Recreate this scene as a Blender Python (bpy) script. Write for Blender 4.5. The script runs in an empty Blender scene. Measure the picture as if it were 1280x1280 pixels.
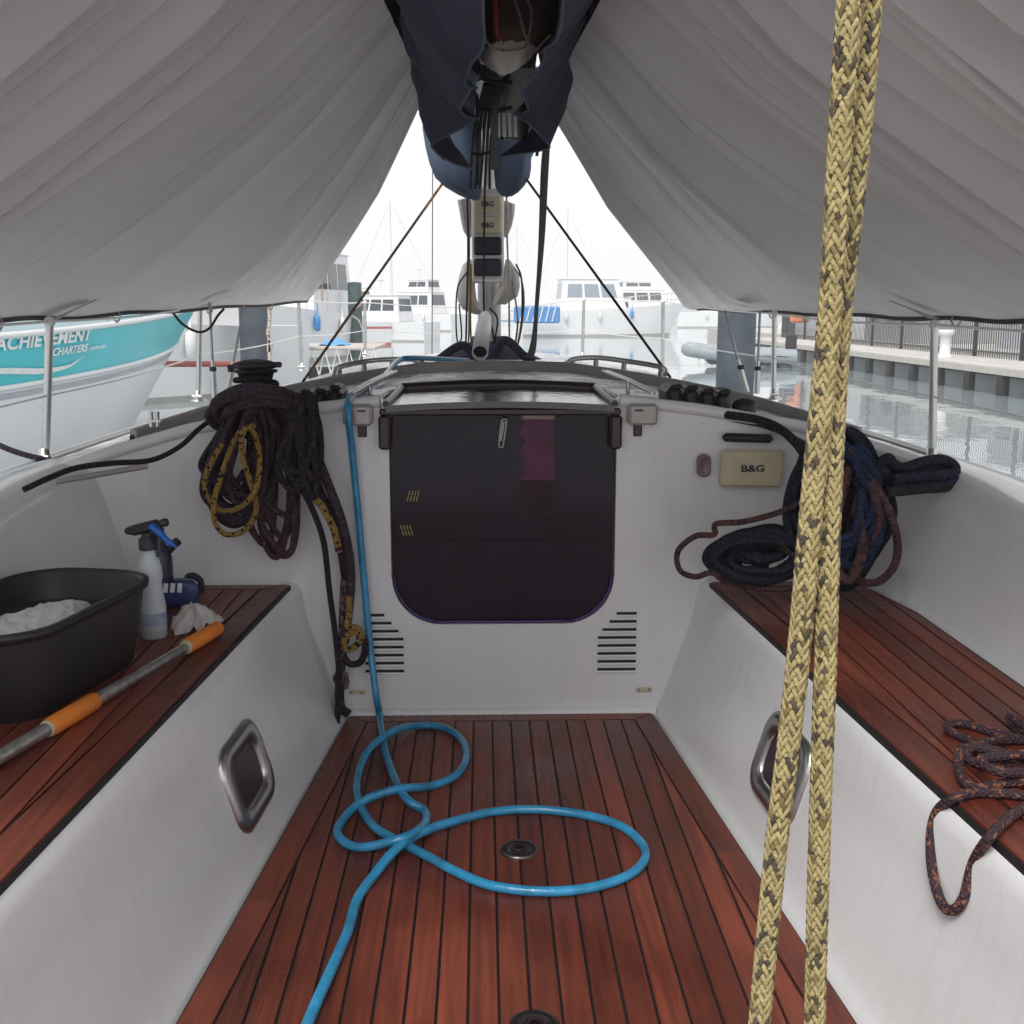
import bpy, math, random
from mathutils import Vector, Matrix, Euler
from math import sin, cos, pi, tan, atan
random.seed(7)
R = math.radians
scene = bpy.context.scene
COL = scene.collection

# ---------------------------------------------------------------- camera
FPX = 1400.0                       # focal length in pixels of the 1280 px photograph
PITCH = atan(255 / FPX)
YAW = -atan(37 / FPX)
EYE = Vector((0, 0, 1.05))
cd = bpy.data.cameras.new('camera')
cam = bpy.data.objects.new('camera', cd)
COL.objects.link(cam)
cam.location = EYE
cam.rotation_euler = Euler((pi / 2 - PITCH, 0, YAW))
cd.sensor_width = 36
cd.lens = 36 * FPX / 1280
cd.clip_start = 0.05
cd.clip_end = 6000
scene.camera = cam
RM = Euler((pi / 2 - PITCH, 0, YAW)).to_matrix()

# ---------------------------------------------------------------- world, sun, exposure
SUN_EL, SUN_AZ = R(52), R(205)     # azimuth clockwise from +Y (behind the camera, left)
w = bpy.data.worlds.new('World')
scene.world = w
w.use_nodes = True
nt = w.node_tree
bgn = nt.nodes['Background']
sky = nt.nodes.new('ShaderNodeTexSky')
sky.sky_type = 'NISHITA'
sky.sun_disc = False
sky.sun_elevation = SUN_EL
sky.sun_rotation = SUN_AZ
sky.air_density = 1.0
sky.dust_density = 3.0
hs_ = nt.nodes.new('ShaderNodeHueSaturation')
hs_.inputs['Saturation'].default_value = 0.25
nt.links.new(sky.outputs[0], hs_.inputs['Color'])
mx = nt.nodes.new('ShaderNodeMix')
mx.data_type = 'RGBA'
mx.inputs[0].default_value = 0.86          # the closed, even layer of cloud
mx.inputs[7].default_value = (6.3, 6.2, 6.28, 1)
nt.links.new(hs_.outputs[0], mx.inputs[6])
nt.links.new(mx.outputs[2], bgn.inputs['Color'])
bgn.inputs['Strength'].default_value = 0.10
sd = bpy.data.lights.new('sun', 'SUN')
sd.energy = 1.5
sd.angle = R(25)
sd.color = (1, 0.97, 0.93)
sun = bpy.data.objects.new('sun', sd)
COL.objects.link(sun)
sun.rotation_euler = Vector((-sin(SUN_AZ) * cos(SUN_EL), -cos(SUN_AZ) * cos(SUN_EL), -sin(SUN_EL))).to_track_quat('-Z', 'Y').to_euler()
vs = scene.view_settings
vs.view_transform = 'Standard'
vs.look = 'None'
vs.exposure = 0.78
vs.gamma = 1.0
vs.use_curve_mapping = False
scene.render.engine = 'CYCLES'
HAZE = .0018
scene.cycles.volume_bounces = 4
scene.cycles.max_bounces = 7
scene.cycles.diffuse_bounces = 5
scene.cycles.glossy_bounces = 3
scene.cycles.transmission_bounces = 3

# ---------------------------------------------------------------- pixel -> point in the place
def ray(px, py):
    return RM @ Vector(((px - 640) / FPX, -(py - 640) / FPX, -1))
def PY(px, py, Y):
    d = ray(px, py); return EYE + d * (Y / d.y)
def PZ(px, py, Z):
    d = ray(px, py); return EYE + d * ((Z - EYE.z) / d.z)
def PP(px, py, p, n):
    d = ray(px, py); return EYE + d * ((p - EYE).dot(n) / d.dot(n))

# ---------------------------------------------------------------- materials
def lin(r, g, b):
    f = lambda v: (v / 255 / 12.92) if v <= 10 else ((v / 255 + .055) / 1.055) ** 2.4
    return (f(r), f(g), f(b))
class NT:
    def __init__(s, name):
        s.m = bpy.data.materials.new(name); s.m.use_nodes = True
        s.t = s.m.node_tree; s.b = s.t.nodes['Principled BSDF']
    def n(s, typ, **kw):
        x = s.t.nodes.new('ShaderNode' + typ)
        for k, v in kw.items(): setattr(x, k, v)
        return x
    def l(s, a, b): s.t.links.new(a, b)
def mat(name, c, rough=.5, metal=0, var=.12, vs=8, bump=0, bs=60, c2=None, spec=.5, stretch=None, coat=0, objrand=0, coord='Object', detail=5):
    k = NT(name); b = k.b
    b.inputs['Roughness'].default_value = rough
    b.inputs['Metallic'].default_value = metal
    b.inputs['Specular IOR Level'].default_value = spec
    b.inputs['Coat Weight'].default_value = coat
    b.inputs['Coat Roughness'].default_value = .12
    tc = k.n('TexCoord'); src = tc.outputs[coord]
    mp = k.n('Mapping'); k.l(src, mp.inputs[0])
    if stretch: mp.inputs['Scale'].default_value = stretch
    if objrand:
        oi = k.n('ObjectInfo'); vm = k.n('VectorMath', operation='SCALE'); vm.inputs[0].default_value = (13, 7, 5)
        k.l(oi.outputs['Random'], vm.inputs[3]); k.l(vm.outputs[0], mp.inputs['Location'])
    nz = k.n('TexNoise'); nz.inputs['Scale'].default_value = vs; nz.inputs['Detail'].default_value = detail
    k.l(mp.outputs[0], nz.inputs['Vector'])
    cr = k.n('ValToRGB'); cr.color_ramp.elements[0].position = .3; cr.color_ramp.elements[1].position = .7
    d = c2 if c2 else tuple(max(0, v * (1 - var)) for v in c)
    u = c if c2 else tuple(min(1, v * (1 + var)) for v in c)
    cr.color_ramp.elements[0].color = (*d, 1); cr.color_ramp.elements[1].color = (*u, 1)
    k.l(nz.outputs[0], cr.inputs[0])
    out = cr.outputs[0]
    if objrand:
        hv = k.n('HueSaturation'); mr = k.n('MapRange'); mr.inputs[3].default_value = 1 - objrand; mr.inputs[4].default_value = 1 + objrand
        k.l(oi.outputs['Random'], mr.inputs[0]); k.l(mr.outputs[0], hv.inputs['Value']); k.l(out, hv.inputs['Color']); out = hv.outputs[0]
    k.l(out, b.inputs['Base Color'])
    k.col = out; k.map = mp; k.noise = nz
    if bump:
        n2 = k.n('TexNoise'); n2.inputs['Scale'].default_value = bs; n2.inputs['Detail'].default_value = 6
        k.l(mp.outputs[0], n2.inputs['Vector'])
        bp = k.n('Bump'); bp.inputs['Strength'].default_value = bump; bp.inputs['Distance'].default_value = .01
        k.l(n2.outputs[0], bp.inputs['Height']); k.l(bp.outputs[0], b.inputs['Normal']); k.bp = bp
    return k
def gelcoat():
    k = mat('gelcoat_white', (.77, .775, .79), rough=.16, var=.03, vs=3, bump=.05, bs=9)
    # grime in loose vertical streaks and mould in patches
    tc = k.n('TexCoord'); mp = k.n('Mapping'); mp.inputs['Scale'].default_value = (14, 14, 1.6)
    k.l(tc.outputs['Object'], mp.inputs[0])
    n = k.n('TexNoise'); n.inputs['Scale'].default_value = 2.2; n.inputs['Detail'].default_value = 7
    k.l(mp.outputs[0], n.inputs['Vector'])
    r = k.n('ValToRGB'); r.color_ramp.elements[0].position = .5; r.color_ramp.elements[1].position = .78
    r.color_ramp.elements[0].color = (0, 0, 0, 1); r.color_ramp.elements[1].color = (.15, .15, .15, 1)
    k.l(n.outputs[0], r.inputs[0])
    m = k.n('Mix', data_type='RGBA'); k.l(r.outputs[0], m.inputs[0]); k.l(k.col, m.inputs[6]); m.inputs[7].default_value = (.46, .47, .42, 1)
    # specks
    v = k.n('TexVoronoi'); v.inputs['Scale'].default_value = 60; k.l(tc.outputs['Object'], v.inputs['Vector'])
    r2 = k.n('ValToRGB'); r2.color_ramp.elements[0].position = .03; r2.color_ramp.elements[1].position = .07
    r2.color_ramp.elements[0].color = (1, 1, 1, 1); r2.color_ramp.elements[1].color = (0, 0, 0, 1)
    k.l(v.outputs['Distance'], r2.inputs[0])
    n3 = k.n('TexNoise'); n3.inputs['Scale'].default_value = 5; k.l(tc.outputs['Object'], n3.inputs['Vector'])
    g = k.n('Math', operation='GREATER_THAN'); g.inputs[1].default_value = .6; k.l(n3.outputs[0], g.inputs[0])
    mm = k.n('Math', operation='MULTIPLY'); k.l(g.outputs[0], mm.inputs[0]); k.l(r2.outputs[0], mm.inputs[1])
    m2 = k.n('Mix', data_type='RGBA'); k.l(mm.outputs[0], m2.inputs[0]); k.l(m.outputs[2], m2.inputs[6]); m2.inputs[7].default_value = (.3, .28, .25, 1)
    k.l(m2.outputs[2], k.b.inputs['Base Color'])
    # beads of water: fine bump and gloss break-up
    v2 = k.n('TexVoronoi'); v2.inputs['Scale'].default_value = 160; k.l(tc.outputs['Object'], v2.inputs['Vector'])
    r3 = k.n('ValToRGB'); r3.color_ramp.elements[0].color = (1, 1, 1, 1); r3.color_ramp.elements[1].color = (0, 0, 0, 1); r3.color_ramp.elements[1].position = .35
    k.l(v2.outputs['Distance'], r3.inputs[0])
    b2 = k.n('Bump'); b2.inputs['Strength'].default_value = .22; b2.inputs['Distance'].default_value = .002
    k.l(r3.outputs[0], b2.inputs['Height']); k.l(k.bp.outputs[0], b2.inputs['Normal']); k.l(b2.outputs[0], k.b.inputs['Normal'])
    return k
def teak(name):
    k = mat(name, (.232, .054, .027), rough=.38, c2=(.112, .029, .018), vs=3.2, stretch=(26, 1.2, 26), bump=.25, bs=14, objrand=.30, detail=8)
    # broad damp patches: darker and shinier
    tc = k.n('TexCoord'); n = k.n('TexNoise'); n.inputs['Scale'].default_value = 3.4; n.inputs['Detail'].default_value = 4
    k.l(tc.outputs['Object'], n.inputs['Vector'])
    r = k.n('ValToRGB'); r.color_ramp.elements[0].position = .4; r.color_ramp.elements[1].position = .62
    k.l(n.outputs[0], r.inputs[0])
    m = k.n('Mix', data_type='RGBA', blend_type='MULTIPLY'); m.inputs[7].default_value = (.70, .64, .64, 1)
    k.l(r.outputs[0], m.inputs[0])
    src = k.b.inputs['Base Color'].links[0].from_socket
    k.l(src, m.inputs[6]); k.l(m.outputs[2], k.b.inputs['Base Color'])
    mr = k.n('MapRange'); mr.inputs[3].default_value = .5; mr.inputs[4].default_value = .26
    k.l(r.outputs[0], mr.inputs[0]); k.l(mr.outputs[0], k.b.inputs['Roughness'])
    return k
def ropemat(name, c, fleck, amount=.3, n=6, rough=.85):
    k = NT(name); b = k.b; b.inputs['Roughness'].default_value = rough; b.inputs['Specular IOR Level'].default_value = .25
    uv = k.n('UVMap'); s = k.n('SeparateXYZ'); k.l(uv.outputs[0], s.inputs[0])
    def wave(sign):
        a = k.n('Math', operation='MULTIPLY'); a.inputs[1].default_value = 2 * pi * n / 2; k.l(s.outputs[0], a.inputs[0])
        c_ = k.n('Math', operation='MULTIPLY'); c_.inputs[1].default_value = sign * 2 * pi * 1.3; k.l(s.outputs[1], c_.inputs[0])
        d = k.n('Math', operation='ADD'); k.l(a.outputs[0], d.inputs[0]); k.l(c_.outputs[0], d.inputs[1])
        e = k.n('Math', operation='SINE'); k.l(d.outputs[0], e.inputs[0]); return e.outputs[0]
    p = k.n('Math', operation='MAXIMUM'); k.l(wave(1), p.inputs[0]); k.l(wave(-1), p.inputs[1])
    bp = k.n('Bump'); bp.inputs['Strength'].default_value = .8; bp.inputs['Distance'].default_value = .002
    k.l(p.outputs[0], bp.inputs['Height']); k.l(bp.outputs[0], b.inputs['Normal'])
    mp = k.n('Mapping'); mp.inputs['Scale'].default_value = (n, 2.2, 1); k.l(uv.outputs[0], mp.inputs[0])
    vo = k.n('TexVoronoi'); vo.inputs['Scale'].default_value = 1; k.l(mp.outputs[0], vo.inputs['Vector'])
    sp = k.n('SeparateXYZ'); k.l(vo.outputs['Color'], sp.inputs[0])
    g = k.n('Math', operation='LESS_THAN'); g.inputs[1].default_value = amount; k.l(sp.outputs[0], g.inputs[0])
    mx = k.n('Mix', data_type='RGBA'); mx.inputs[6].default_value = (*c, 1); mx.inputs[7].default_value = (*fleck, 1)
    k.l(g.outputs[0], mx.inputs[0])
    nz = k.n('TexNoise'); nz.inputs['Scale'].default_value = 30; tc = k.n('TexCoord'); k.l(tc.outputs['Object'], nz.inputs['Vector'])
    mr = k.n('MapRange'); mr.inputs[3].default_value = .7; mr.inputs[4].default_value = 1.3; k.l(nz.outputs[0], mr.inputs[0])
    hv = k.n('HueSaturation'); k.l(mr.outputs[0], hv.inputs['Value']); k.l(mx.outputs[2], hv.inputs['Color']); k.l(hv.outputs[0], b.inputs['Base Color'])
    return k.m
def fabric(name, c, trans=.12, var=.06, rough=.85, weave=260, tc_=None):
    k = mat(name, c, rough=rough, var=var, vs=2.2, bump=.12, bs=weave, spec=.2)
    tr = k.n('BsdfTranslucent'); tr.inputs['Color'].default_value = (*(tc_ or c), 1)
    ms = k.n('MixShader'); ms.inputs[0].default_value = trans
    out = k.t.nodes['Material Output']
    k.l(k.b.outputs[0], ms.inputs[1]); k.l(tr.outputs[0], ms.inputs[2]); k.l(ms.outputs[0], out.inputs[0])
    return k.m

GEL = gelcoat().m
TEAK = teak('teak_wet').m
CAULK = mat('black_caulk', (.012, .011, .012), rough=.6).m
TARP = fabric('tarpaulin_grey', (.53, .515, .51), trans=.085)
NAVY = fabric('navy_canvas', (.062, .058, .095), trans=.03, var=.25)
NAVYL = fabric('faded_blue_canvas', (.10, .13, .19), trans=.06, var=.3)
BAND = fabric('dark_band_canvas', (.035, .03, .045), trans=.02, var=.3)
HEMM = mat('hem_dark', (.05, .04, .045), rough=.8).m
BLACKP = mat('black_plastic', (.022, .02, .024), rough=.45, bump=.05).m
DARKP = mat('smoked_acrylic', (.026, .017, .030), rough=.12, var=.1, spec=.22).m
MAROON = mat('dark_frame', (.030, .014, .022), rough=.3).m
SMOKE_EDGE = mat('violet_acrylic_edge', (.05, .025, .13), rough=.2).m
PINK = mat('magenta_reflection', (.13, .04, .095), rough=.35, spec=.2, c2=(.085, .03, .05), vs=26).m  # colour of the reflection painted on the washboard
STEEL = mat('stainless_steel', (.55, .54, .53), rough=.28, metal=1, var=.08, bump=.03).m
STEELD = mat('dull_steel', (.34, .33, .32), rough=.38, metal=1, var=.15, vs=20).m
ALU = mat('anodised_aluminium', (.5, .5, .5), rough=.4, metal=.9, var=.1).m
WHITEP = mat('white_paint', (.72, .72, .72), rough=.35, var=.05).m
WHITEF = mat('white_boat_paint', (.75, .76, .77), rough=.3, var=.04, vs=1).m
CREAM = mat('cream_plastic', (.58, .52, .35), rough=.5, var=.06, vs=14).m
GREYB = mat('grey_rubber', (.36, .35, .34), rough=.55, var=.15).m
ORANGE = mat('orange_foam', (.75, .22, .03), rough=.6, bump=.15, bs=300, var=.15).m
ORANGEP = mat('orange_plastic', (.7, .2, .07), rough=.5).m
BLUEHOSE = mat('blue_hose', (.03, .27, .50), rough=.2, var=.3, vs=22, spec=.7, bump=.15, bs=120).m
TURQ = mat('turquoise_paint', (.03, .53, .60), rough=.3, var=.06, vs=1).m
BLUEP = mat('bright_blue_paint', (.03, .22, .55), rough=.35).m
TARPB = mat('blue_tarp', (.12, .36, .70), rough=.5).m
TXTW = mat('white_lettering', (.8, .82, .82), rough=.4).m
TXTB = mat('dark_lettering', (.03, .04, .07), rough=.5).m
TXTY = mat('yellow_lettering', (.34, .29, .10), rough=.5).m
PILEM = mat('pile_grey_blue', (.052, .066, .085), rough=.55, var=.3, vs=3, bump=.2, bs=14).m
PILET = mat('pile_teal', (.035, .075, .078), rough=.6, var=.3, vs=3, bump=.2).m
CONC = mat('concrete_pontoon', (.50, .48, .45), rough=.8, var=.12, vs=2, bump=.2, bs=20).m
FLOATM = mat('grey_float', (.10, .115, .125), rough=.7, var=.25, vs=1.5).m
DARKW = mat('dark_timber', (.022, .02, .021), rough=.8, var=.3).m
FENCEM = mat('fence_grey_steel', (.055, .062, .068), rough=.5).m
GLASSD = mat('dark_boat_window', (.03, .04, .05), rough=.08).m
GLASSL = mat('pale_boat_window', (.25, .30, .36), rough=.12).m
RUBBER = mat('inflatable_grey', (.30, .34, .37), rough=.5, var=.1).m
WOODB = mat('pale_wood', (.45, .30, .22), rough=.5, var=.2, vs=4).m
REDP = mat('red_paint', (.42, .10, .08), rough=.5).m
CLOTHW = fabric('white_cloth', (.6, .58, .56), trans=.05, var=.15)
SAILW = fabric('white_sailcloth', (.62, .60, .57), trans=.2, var=.08)
LEATHER = mat('brown_leather', (.07, .035, .03), rough=.55, var=.35, vs=12, bump=.2, bs=90).m
FOAM = mat('soap_foam', (.75, .78, .80), rough=.7, var=.08, vs=30, bump=.7, bs=50).m
BOTTLEM = mat('milky_bottle', (.52, .57, .62), rough=.35, var=.1).m
NAVYBOT = mat('navy_bottle', (.02, .025, .06), rough=.3).m
BLUEPL = mat('blue_trigger_plastic', (.02, .13, .52), rough=.35).m
GLOVE = mat('blue_packet', (.05, .08, .26), rough=.4, c2=(.02, .03, .1), vs=35).m
R_DARK = ropemat('rope_dark_violet', (.046, .032, .046), (.068, .050, .064), .25)
R_BLACK = ropemat('rope_black', (.026, .021, .029), (.04, .032, .042), .2)
R_MAROON = ropemat('rope_maroon', (.070, .034, .040), (.10, .06, .062), .2)
R_YELLOW = ropemat('rope_yellow_fleck', (.30, .19, .05), (.03, .02, .03), .14)
R_GREYFL = ropemat('rope_brown_grey_fleck', (.17, .11, .10), (.04, .025, .035), .3)
R_NAVY = ropemat('rope_navy', (.013, .017, .036), (.022, .018, .028), .3)
R_BLUE = ropemat('rope_blue', (.014, .026, .068), (.017, .017, .033), .25)
R_BROWN = ropemat('rope_brown', (.085, .04, .038), (.03, .02, .025), .3)
R_ORFL = ropemat('rope_purple_orange_fleck', (.060, .036, .046), (.24, .10, .06), .16, n=9)
R_TAN = ropemat('rope_tan', (.34, .21, .11), (.08, .05, .04), .25)
R_WHITE = ropemat('rope_white', (.55, .50, .44), (.3, .22, .16), .25)
STRAP = mat('grey_webbing', (.13, .135, .14), rough=.8, bump=.3, bs=200).m

# ---------------------------------------------------------------- mesh building
WM = {}
class M:
    def __init__(s): s.v = []; s.f = []; s.mi = []; s.uv = {}; s.sm = []
    def add(s, vs, fs, mi=0, smooth=False, uvs=None):
        o = len(s.v); s.v += [tuple(v) for v in vs]
        for i, f in enumerate(fs):
            if uvs: s.uv[len(s.f)] = uvs[i]
            s.f.append(tuple(j + o for j in f)); s.mi.append(mi); s.sm.append(smooth)
        return s
    def box(s, c, d, rot=None, mi=0, bev=0):
        x, y, z = d[0] / 2, d[1] / 2, d[2] / 2
        c = Vector(c)
        if not bev:
            vs = [Vector((a * x, b * y, e * z)) for a in (-1, 1) for b in (-1, 1) for e in (-1, 1)]
            fs = [(0, 1, 3, 2), (4, 6, 7, 5), (0, 4, 5, 1), (2, 3, 7, 6), (0, 2, 6, 4), (1, 5, 7, 3)]
        else:
            b_ = min(bev, x * .9, y * .9, z * .9)
            ring = [(-x + b_, -y), (x - b_, -y), (x, -y + b_), (x, y - b_), (x - b_, y), (-x + b_, y), (-x, y - b_), (-x, -y + b_)]
            ins = [(max(-x + b_, min(x - b_, p)), max(-y + b_, min(y - b_, q))) for p, q in ring]
            vs = [Vector((p, q, -z)) for p, q in ins] + [Vector((p, q, -z + b_)) for p, q in ring] + [Vector((p, q, z - b_)) for p, q in ring] + [Vector((p, q, z)) for p, q in ins]
            fs = [tuple(range(7, -1, -1)), tuple(range(24, 32))]
            for k in range(3):
                for i in range(8): fs.append((k * 8 + i, k * 8 + (i + 1) % 8, k * 8 + 8 + (i + 1) % 8, k * 8 + 8 + i))
        if rot is not None:
            vs = [rot @ v for v in vs]
        return s.add([v + c for v in vs], fs, mi)
    def tube(s, pts, r, n=8, closed=False, mi=0, caps=True, step=None, flat=1.0):
        P = [Vector(p) for p in pts]
        m = len(P)
        rr = r if isinstance(r, (list, tuple)) else [r] * m
        T = []
        for i in range(m):
            a = P[(i - 1) % m] if (closed or i > 0) else P[0]
            b = P[(i + 1) % m] if (closed or i < m - 1) else P[-1]
            t = (b - a)
            T.append(t.normalized() if t.length > 1e-9 else Vector((0, 0, 1)))
        up = Vector((0, 0, 1)) if abs(T[0].z) < .9 else Vector((1, 0, 0))
        N = (up - T[0] * up.dot(T[0])).normalized()
        vs = []; L = 0; Ls = []
        for i in range(m):
            N = (N - T[i] * N.dot(T[i]))
            N = N.normalized() if N.length > 1e-9 else T[i].orthogonal().normalized()
            B = T[i].cross(N)
            if i: L += (P[i] - P[i - 1]).length
            Ls.append(L / (2 * max(rr[i], 1e-4)))
            for j in range(n):
                a = 2 * pi * j / n
                vs.append(P[i] + (N * cos(a) * flat + B * sin(a)) * rr[i])
        fs = []; uvs = []
        for i in range(m if closed else m - 1):
            k = (i + 1) % m
            l2 = Ls[k] if k else Ls[-1] + (P[0] - P[-1]).length / (2 * rr[0])
            for j in range(n):
                q = (j + 1) % n
                fs.append((i * n + j, i * n + q, k * n + q, k * n + j))
                uvs.append(((j / n, Ls[i]), ((j + 1) / n, Ls[i]), ((j + 1) / n, l2), (j / n, l2)))
        s.add(vs, fs, mi, True, uvs)
        if caps and not closed:
            s.add(vs[:n], [tuple(range(n - 1, -1, -1))], mi)
            s.add(vs[-n:], [tuple(range(n))], mi)
        return s
    def lathe(s, prof, c, n=24, axis=None, mi=0, smooth=True, sx=1, sy=1, cap=True):
        q = Vector((0, 0, 1)).rotation_difference(Vector(axis)) if axis is not None else None
        vs = []
        for r, z in prof:
            for j in range(n):
                v = Vector((r * cos(2 * pi * j / n) * sx, r * sin(2 * pi * j / n) * sy, z))
                vs.append((q @ v if q else v) + Vector(c))
        fs = []
        for i in range(len(prof) - 1):
            for j in range(n):
                fs.append((i * n + j, i * n + (j + 1) % n, (i + 1) * n + (j + 1) % n, (i + 1) * n + j))
        s.add(vs, fs, mi, smooth)
        if cap:
            s.add(vs[:n], [tuple(range(n - 1, -1, -1))], mi); s.add(vs[-n:], [tuple(range(n))], mi)
        return s
    def grid(s, rows, mi=0, smooth=True, closed=False):
        n = len(rows[0]); vs = [p for r in rows for p in r]; fs = []; uvs = []
        for i in range(len(rows) - 1):
            for j in range(n if closed else n - 1):
                k = (j + 1) % n
                fs.append((i * n + j, i * n + k, (i + 1) * n + k, (i + 1) * n + j))
                uvs.append(((i, j), (i, j + 1), (i + 1, j + 1), (i + 1, j)))
        return s.add(vs, fs, mi, smooth, None)
    def prism(s, poly, z0, z1, ch=0, mi=0):
        """poly: list of (x,y) counter-clockwise, extruded in z with a small chamfer at the top"""
        n = len(poly)
        if ch:
            cx = sum(p[0] for p in poly) / n; cy = sum(p[1] for p in poly) / n
            ins = inset(poly, ch)
            vs = [(x, y, z0) for x, y in poly] + [(x, y, z1 - ch) for x, y in poly] + [(x, y, z1) for x, y in ins]
            fs = [tuple(range(2 * n, 3 * n))]; L = 2
        else:
            vs = [(x, y, z0) for x, y in poly] + [(x, y, z1) for x, y in poly]; fs = [tuple(range(n, 2 * n)), tuple(range(n - 1, -1, -1))]; L = 1
        for k in range(L):
            for i in range(n): fs.append((k * n + i, k * n + (i + 1) % n, (k + 1) * n + (i + 1) % n, (k + 1) * n + i))
        return s.add(vs, fs, mi)
    def xf(s, mtx):
        s.v = [tuple(mtx @ Vector(v)) for v in s.v]; return s
    def build(s, name, mats, parent=None, weld=False):
        me = bpy.data.meshes.new(name)
        me.from_pydata(s.v, [], s.f)
        mats = mats if isinstance(mats, (list, tuple)) else [mats]
        for m in mats: me.materials.append(m)
        me.polygons.foreach_set('material_index', s.mi)
        me.polygons.foreach_set('use_smooth', s.sm)
        if s.uv:
            ul = me.uv_layers.new(name='UVMap')
            for fi, uv in s.uv.items():
                p = me.polygons[fi]
                for k, li in enumerate(p.loop_indices): ul.data[li].uv = uv[k % len(uv)]
        me.update()
        o = bpy.data.objects.new(name, me)
        COL.objects.link(o)
        WM[o] = Matrix.Identity(4)
        if parent is not None:
            o.parent = parent
            o.matrix_parent_inverse = WM[parent].inverted()
        return o
def inset(poly, d):
    n = len(poly); out = []
    for i in range(n):
        p0 = Vector(poly[i - 1]); p1 = Vector(poly[i]); p2 = Vector(poly[(i + 1) % n])
        a = (p1 - p0).normalized(); b = (p2 - p1).normalized()
        na = Vector((-a.y, a.x)); nb = Vector((-b.y, b.x))
        m_ = na + nb
        if m_.length < 1e-6: m_ = na
        m_.normalize(); q = max(.35, m_.dot(na))
        out.append(tuple(p1 + m_ * d / q))
    return out
def clip(poly, a, b, c):
    """keep a*x+b*y<=c"""
    out = []
    for i in range(len(poly)):
        p, q = poly[i - 1], poly[i]
        dp = a * p[0] + b * p[1] - c; dq = a * q[0] + b * q[1] - c
        if (dp <= 0) != (dq <= 0):
            t = dp / (dp - dq); out.append((p[0] + (q[0] - p[0]) * t, p[1] + (q[1] - p[1]) * t))
        if dq <= 0: out.append(q)
    return out
def area(poly):
    return sum(poly[i - 1][0] * poly[i][1] - poly[i][0] * poly[i - 1][1] for i in range(len(poly))) / 2
def cr(pts, k=6, closed=False):
    """Catmull-Rom through the points"""
    P = [Vector(p) for p in pts]; n = len(P); out = []
    rng = n if closed else n - 1
    for i in range(rng):
        p0 = P[(i - 1) % n] if (closed or i > 0) else P[0] * 2 - P[1]
        p1 = P[i]; p2 = P[(i + 1) % n]
        p3 = P[(i + 2) % n] if (closed or i < n - 2) else P[-1] * 2 - P[-2]
        for j in range(k):
            t = j / k
            out.append(.5 * ((2 * p1) + (p2 - p0) * t + (2 * p0 - 5 * p1 + 4 * p2 - p3) * t * t + (3 * p1 - p0 - 3 * p2 + p3) * t ** 3))
    if not closed: out.append(P[-1])
    return out
def tag(o, label=None, cat=None, group=None, kind=None):
    if label: o['label'] = label
    if cat: o['category'] = cat
    if group: o['group'] = group
    if kind: o['kind'] = kind
    return o
def empty(name, loc=(0, 0, 0), label=None, cat=None, group=None):
    o = bpy.data.objects.new(name, None); COL.objects.link(o)
    o.location = loc; o.empty_display_size = .1
    WM[o] = Matrix.Translation(Vector(loc))
    return tag(o, label, cat, group)
def children(o): return [c for c in bpy.data.objects if c.parent is o]
def copy_tree(o, parent=None):
    c = o.copy(); COL.objects.link(c)
    if parent is not None: c.parent = parent
    for ch in children(o):
        copy_tree(ch, c)
    return c
def text_mesh(txt, size, font_shear=0, bold=0):
    cu = bpy.data.curves.new('t', 'FONT'); cu.body = txt; cu.size = size; cu.align_x = 'LEFT'; cu.shear = font_shear; cu.offset = bold
    ob = bpy.data.objects.new('t', cu); COL.objects.link(ob)
    dg = bpy.context.evaluated_depsgraph_get()
    me = bpy.data.meshes.new_from_object(ob.evaluated_get(dg))
    vs = [v.co.copy() for v in me.vertices]; fs = [tuple(p.vertices) for p in me.polygons]
    bpy.data.objects.remove(ob); bpy.data.meshes.remove(me)
    return vs, fs

# ================================================================= WATER
def water():
    k = NT('sea_water'); b = k.b
    b.inputs['Base Color'].default_value = (.30, .355, .37, 1)
    b.inputs['Roughness'].default_value = .03
    b.inputs['IOR'].default_value = 1.75
    b.inputs['Specular IOR Level'].default_value = .9
    tc = k.n('TexCoord'); mp = k.n('Mapping'); mp.inputs['Scale'].default_value = (1.0, .55, 1); k.l(tc.outputs['Object'], mp.inputs[0])
    n1 = k.n('TexNoise'); n1.inputs['Scale'].default_value = 1.3; n1.inputs['Detail'].default_value = 3; k.l(mp.outputs[0], n1.inputs['Vector'])
    n2 = k.n('TexNoise'); n2.inputs['Scale'].default_value = .22; n2.inputs['Detail'].default_value = 2; k.l(mp.outputs[0], n2.inputs['Vector'])
    mu = k.n('Math', operation='MULTIPLY'); k.l(n1.outputs[0], mu.inputs[0]); k.l(n2.outputs[0], mu.inputs[1])
    bp = k.n('Bump'); bp.inputs['Strength'].default_value = .22; bp.inputs['Distance'].default_value = .10
    k.l(mu.outputs[0], bp.inputs['Height']); k.l(bp.outputs[0], b.inputs['Normal'])
    m = M(); S = 1000
    ys = [-200, 0, 20, 60, 200, S + 100]
    for i in range(len(ys) - 1):
        m.add([(-S, ys[i], -.85), (S, ys[i], -.85), (S, ys[i + 1], -.85), (-S, ys[i + 1], -.85)], [(0, 1, 2, 3)])
    tag(m.build('water', k.m), kind='structure')
water()

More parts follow.
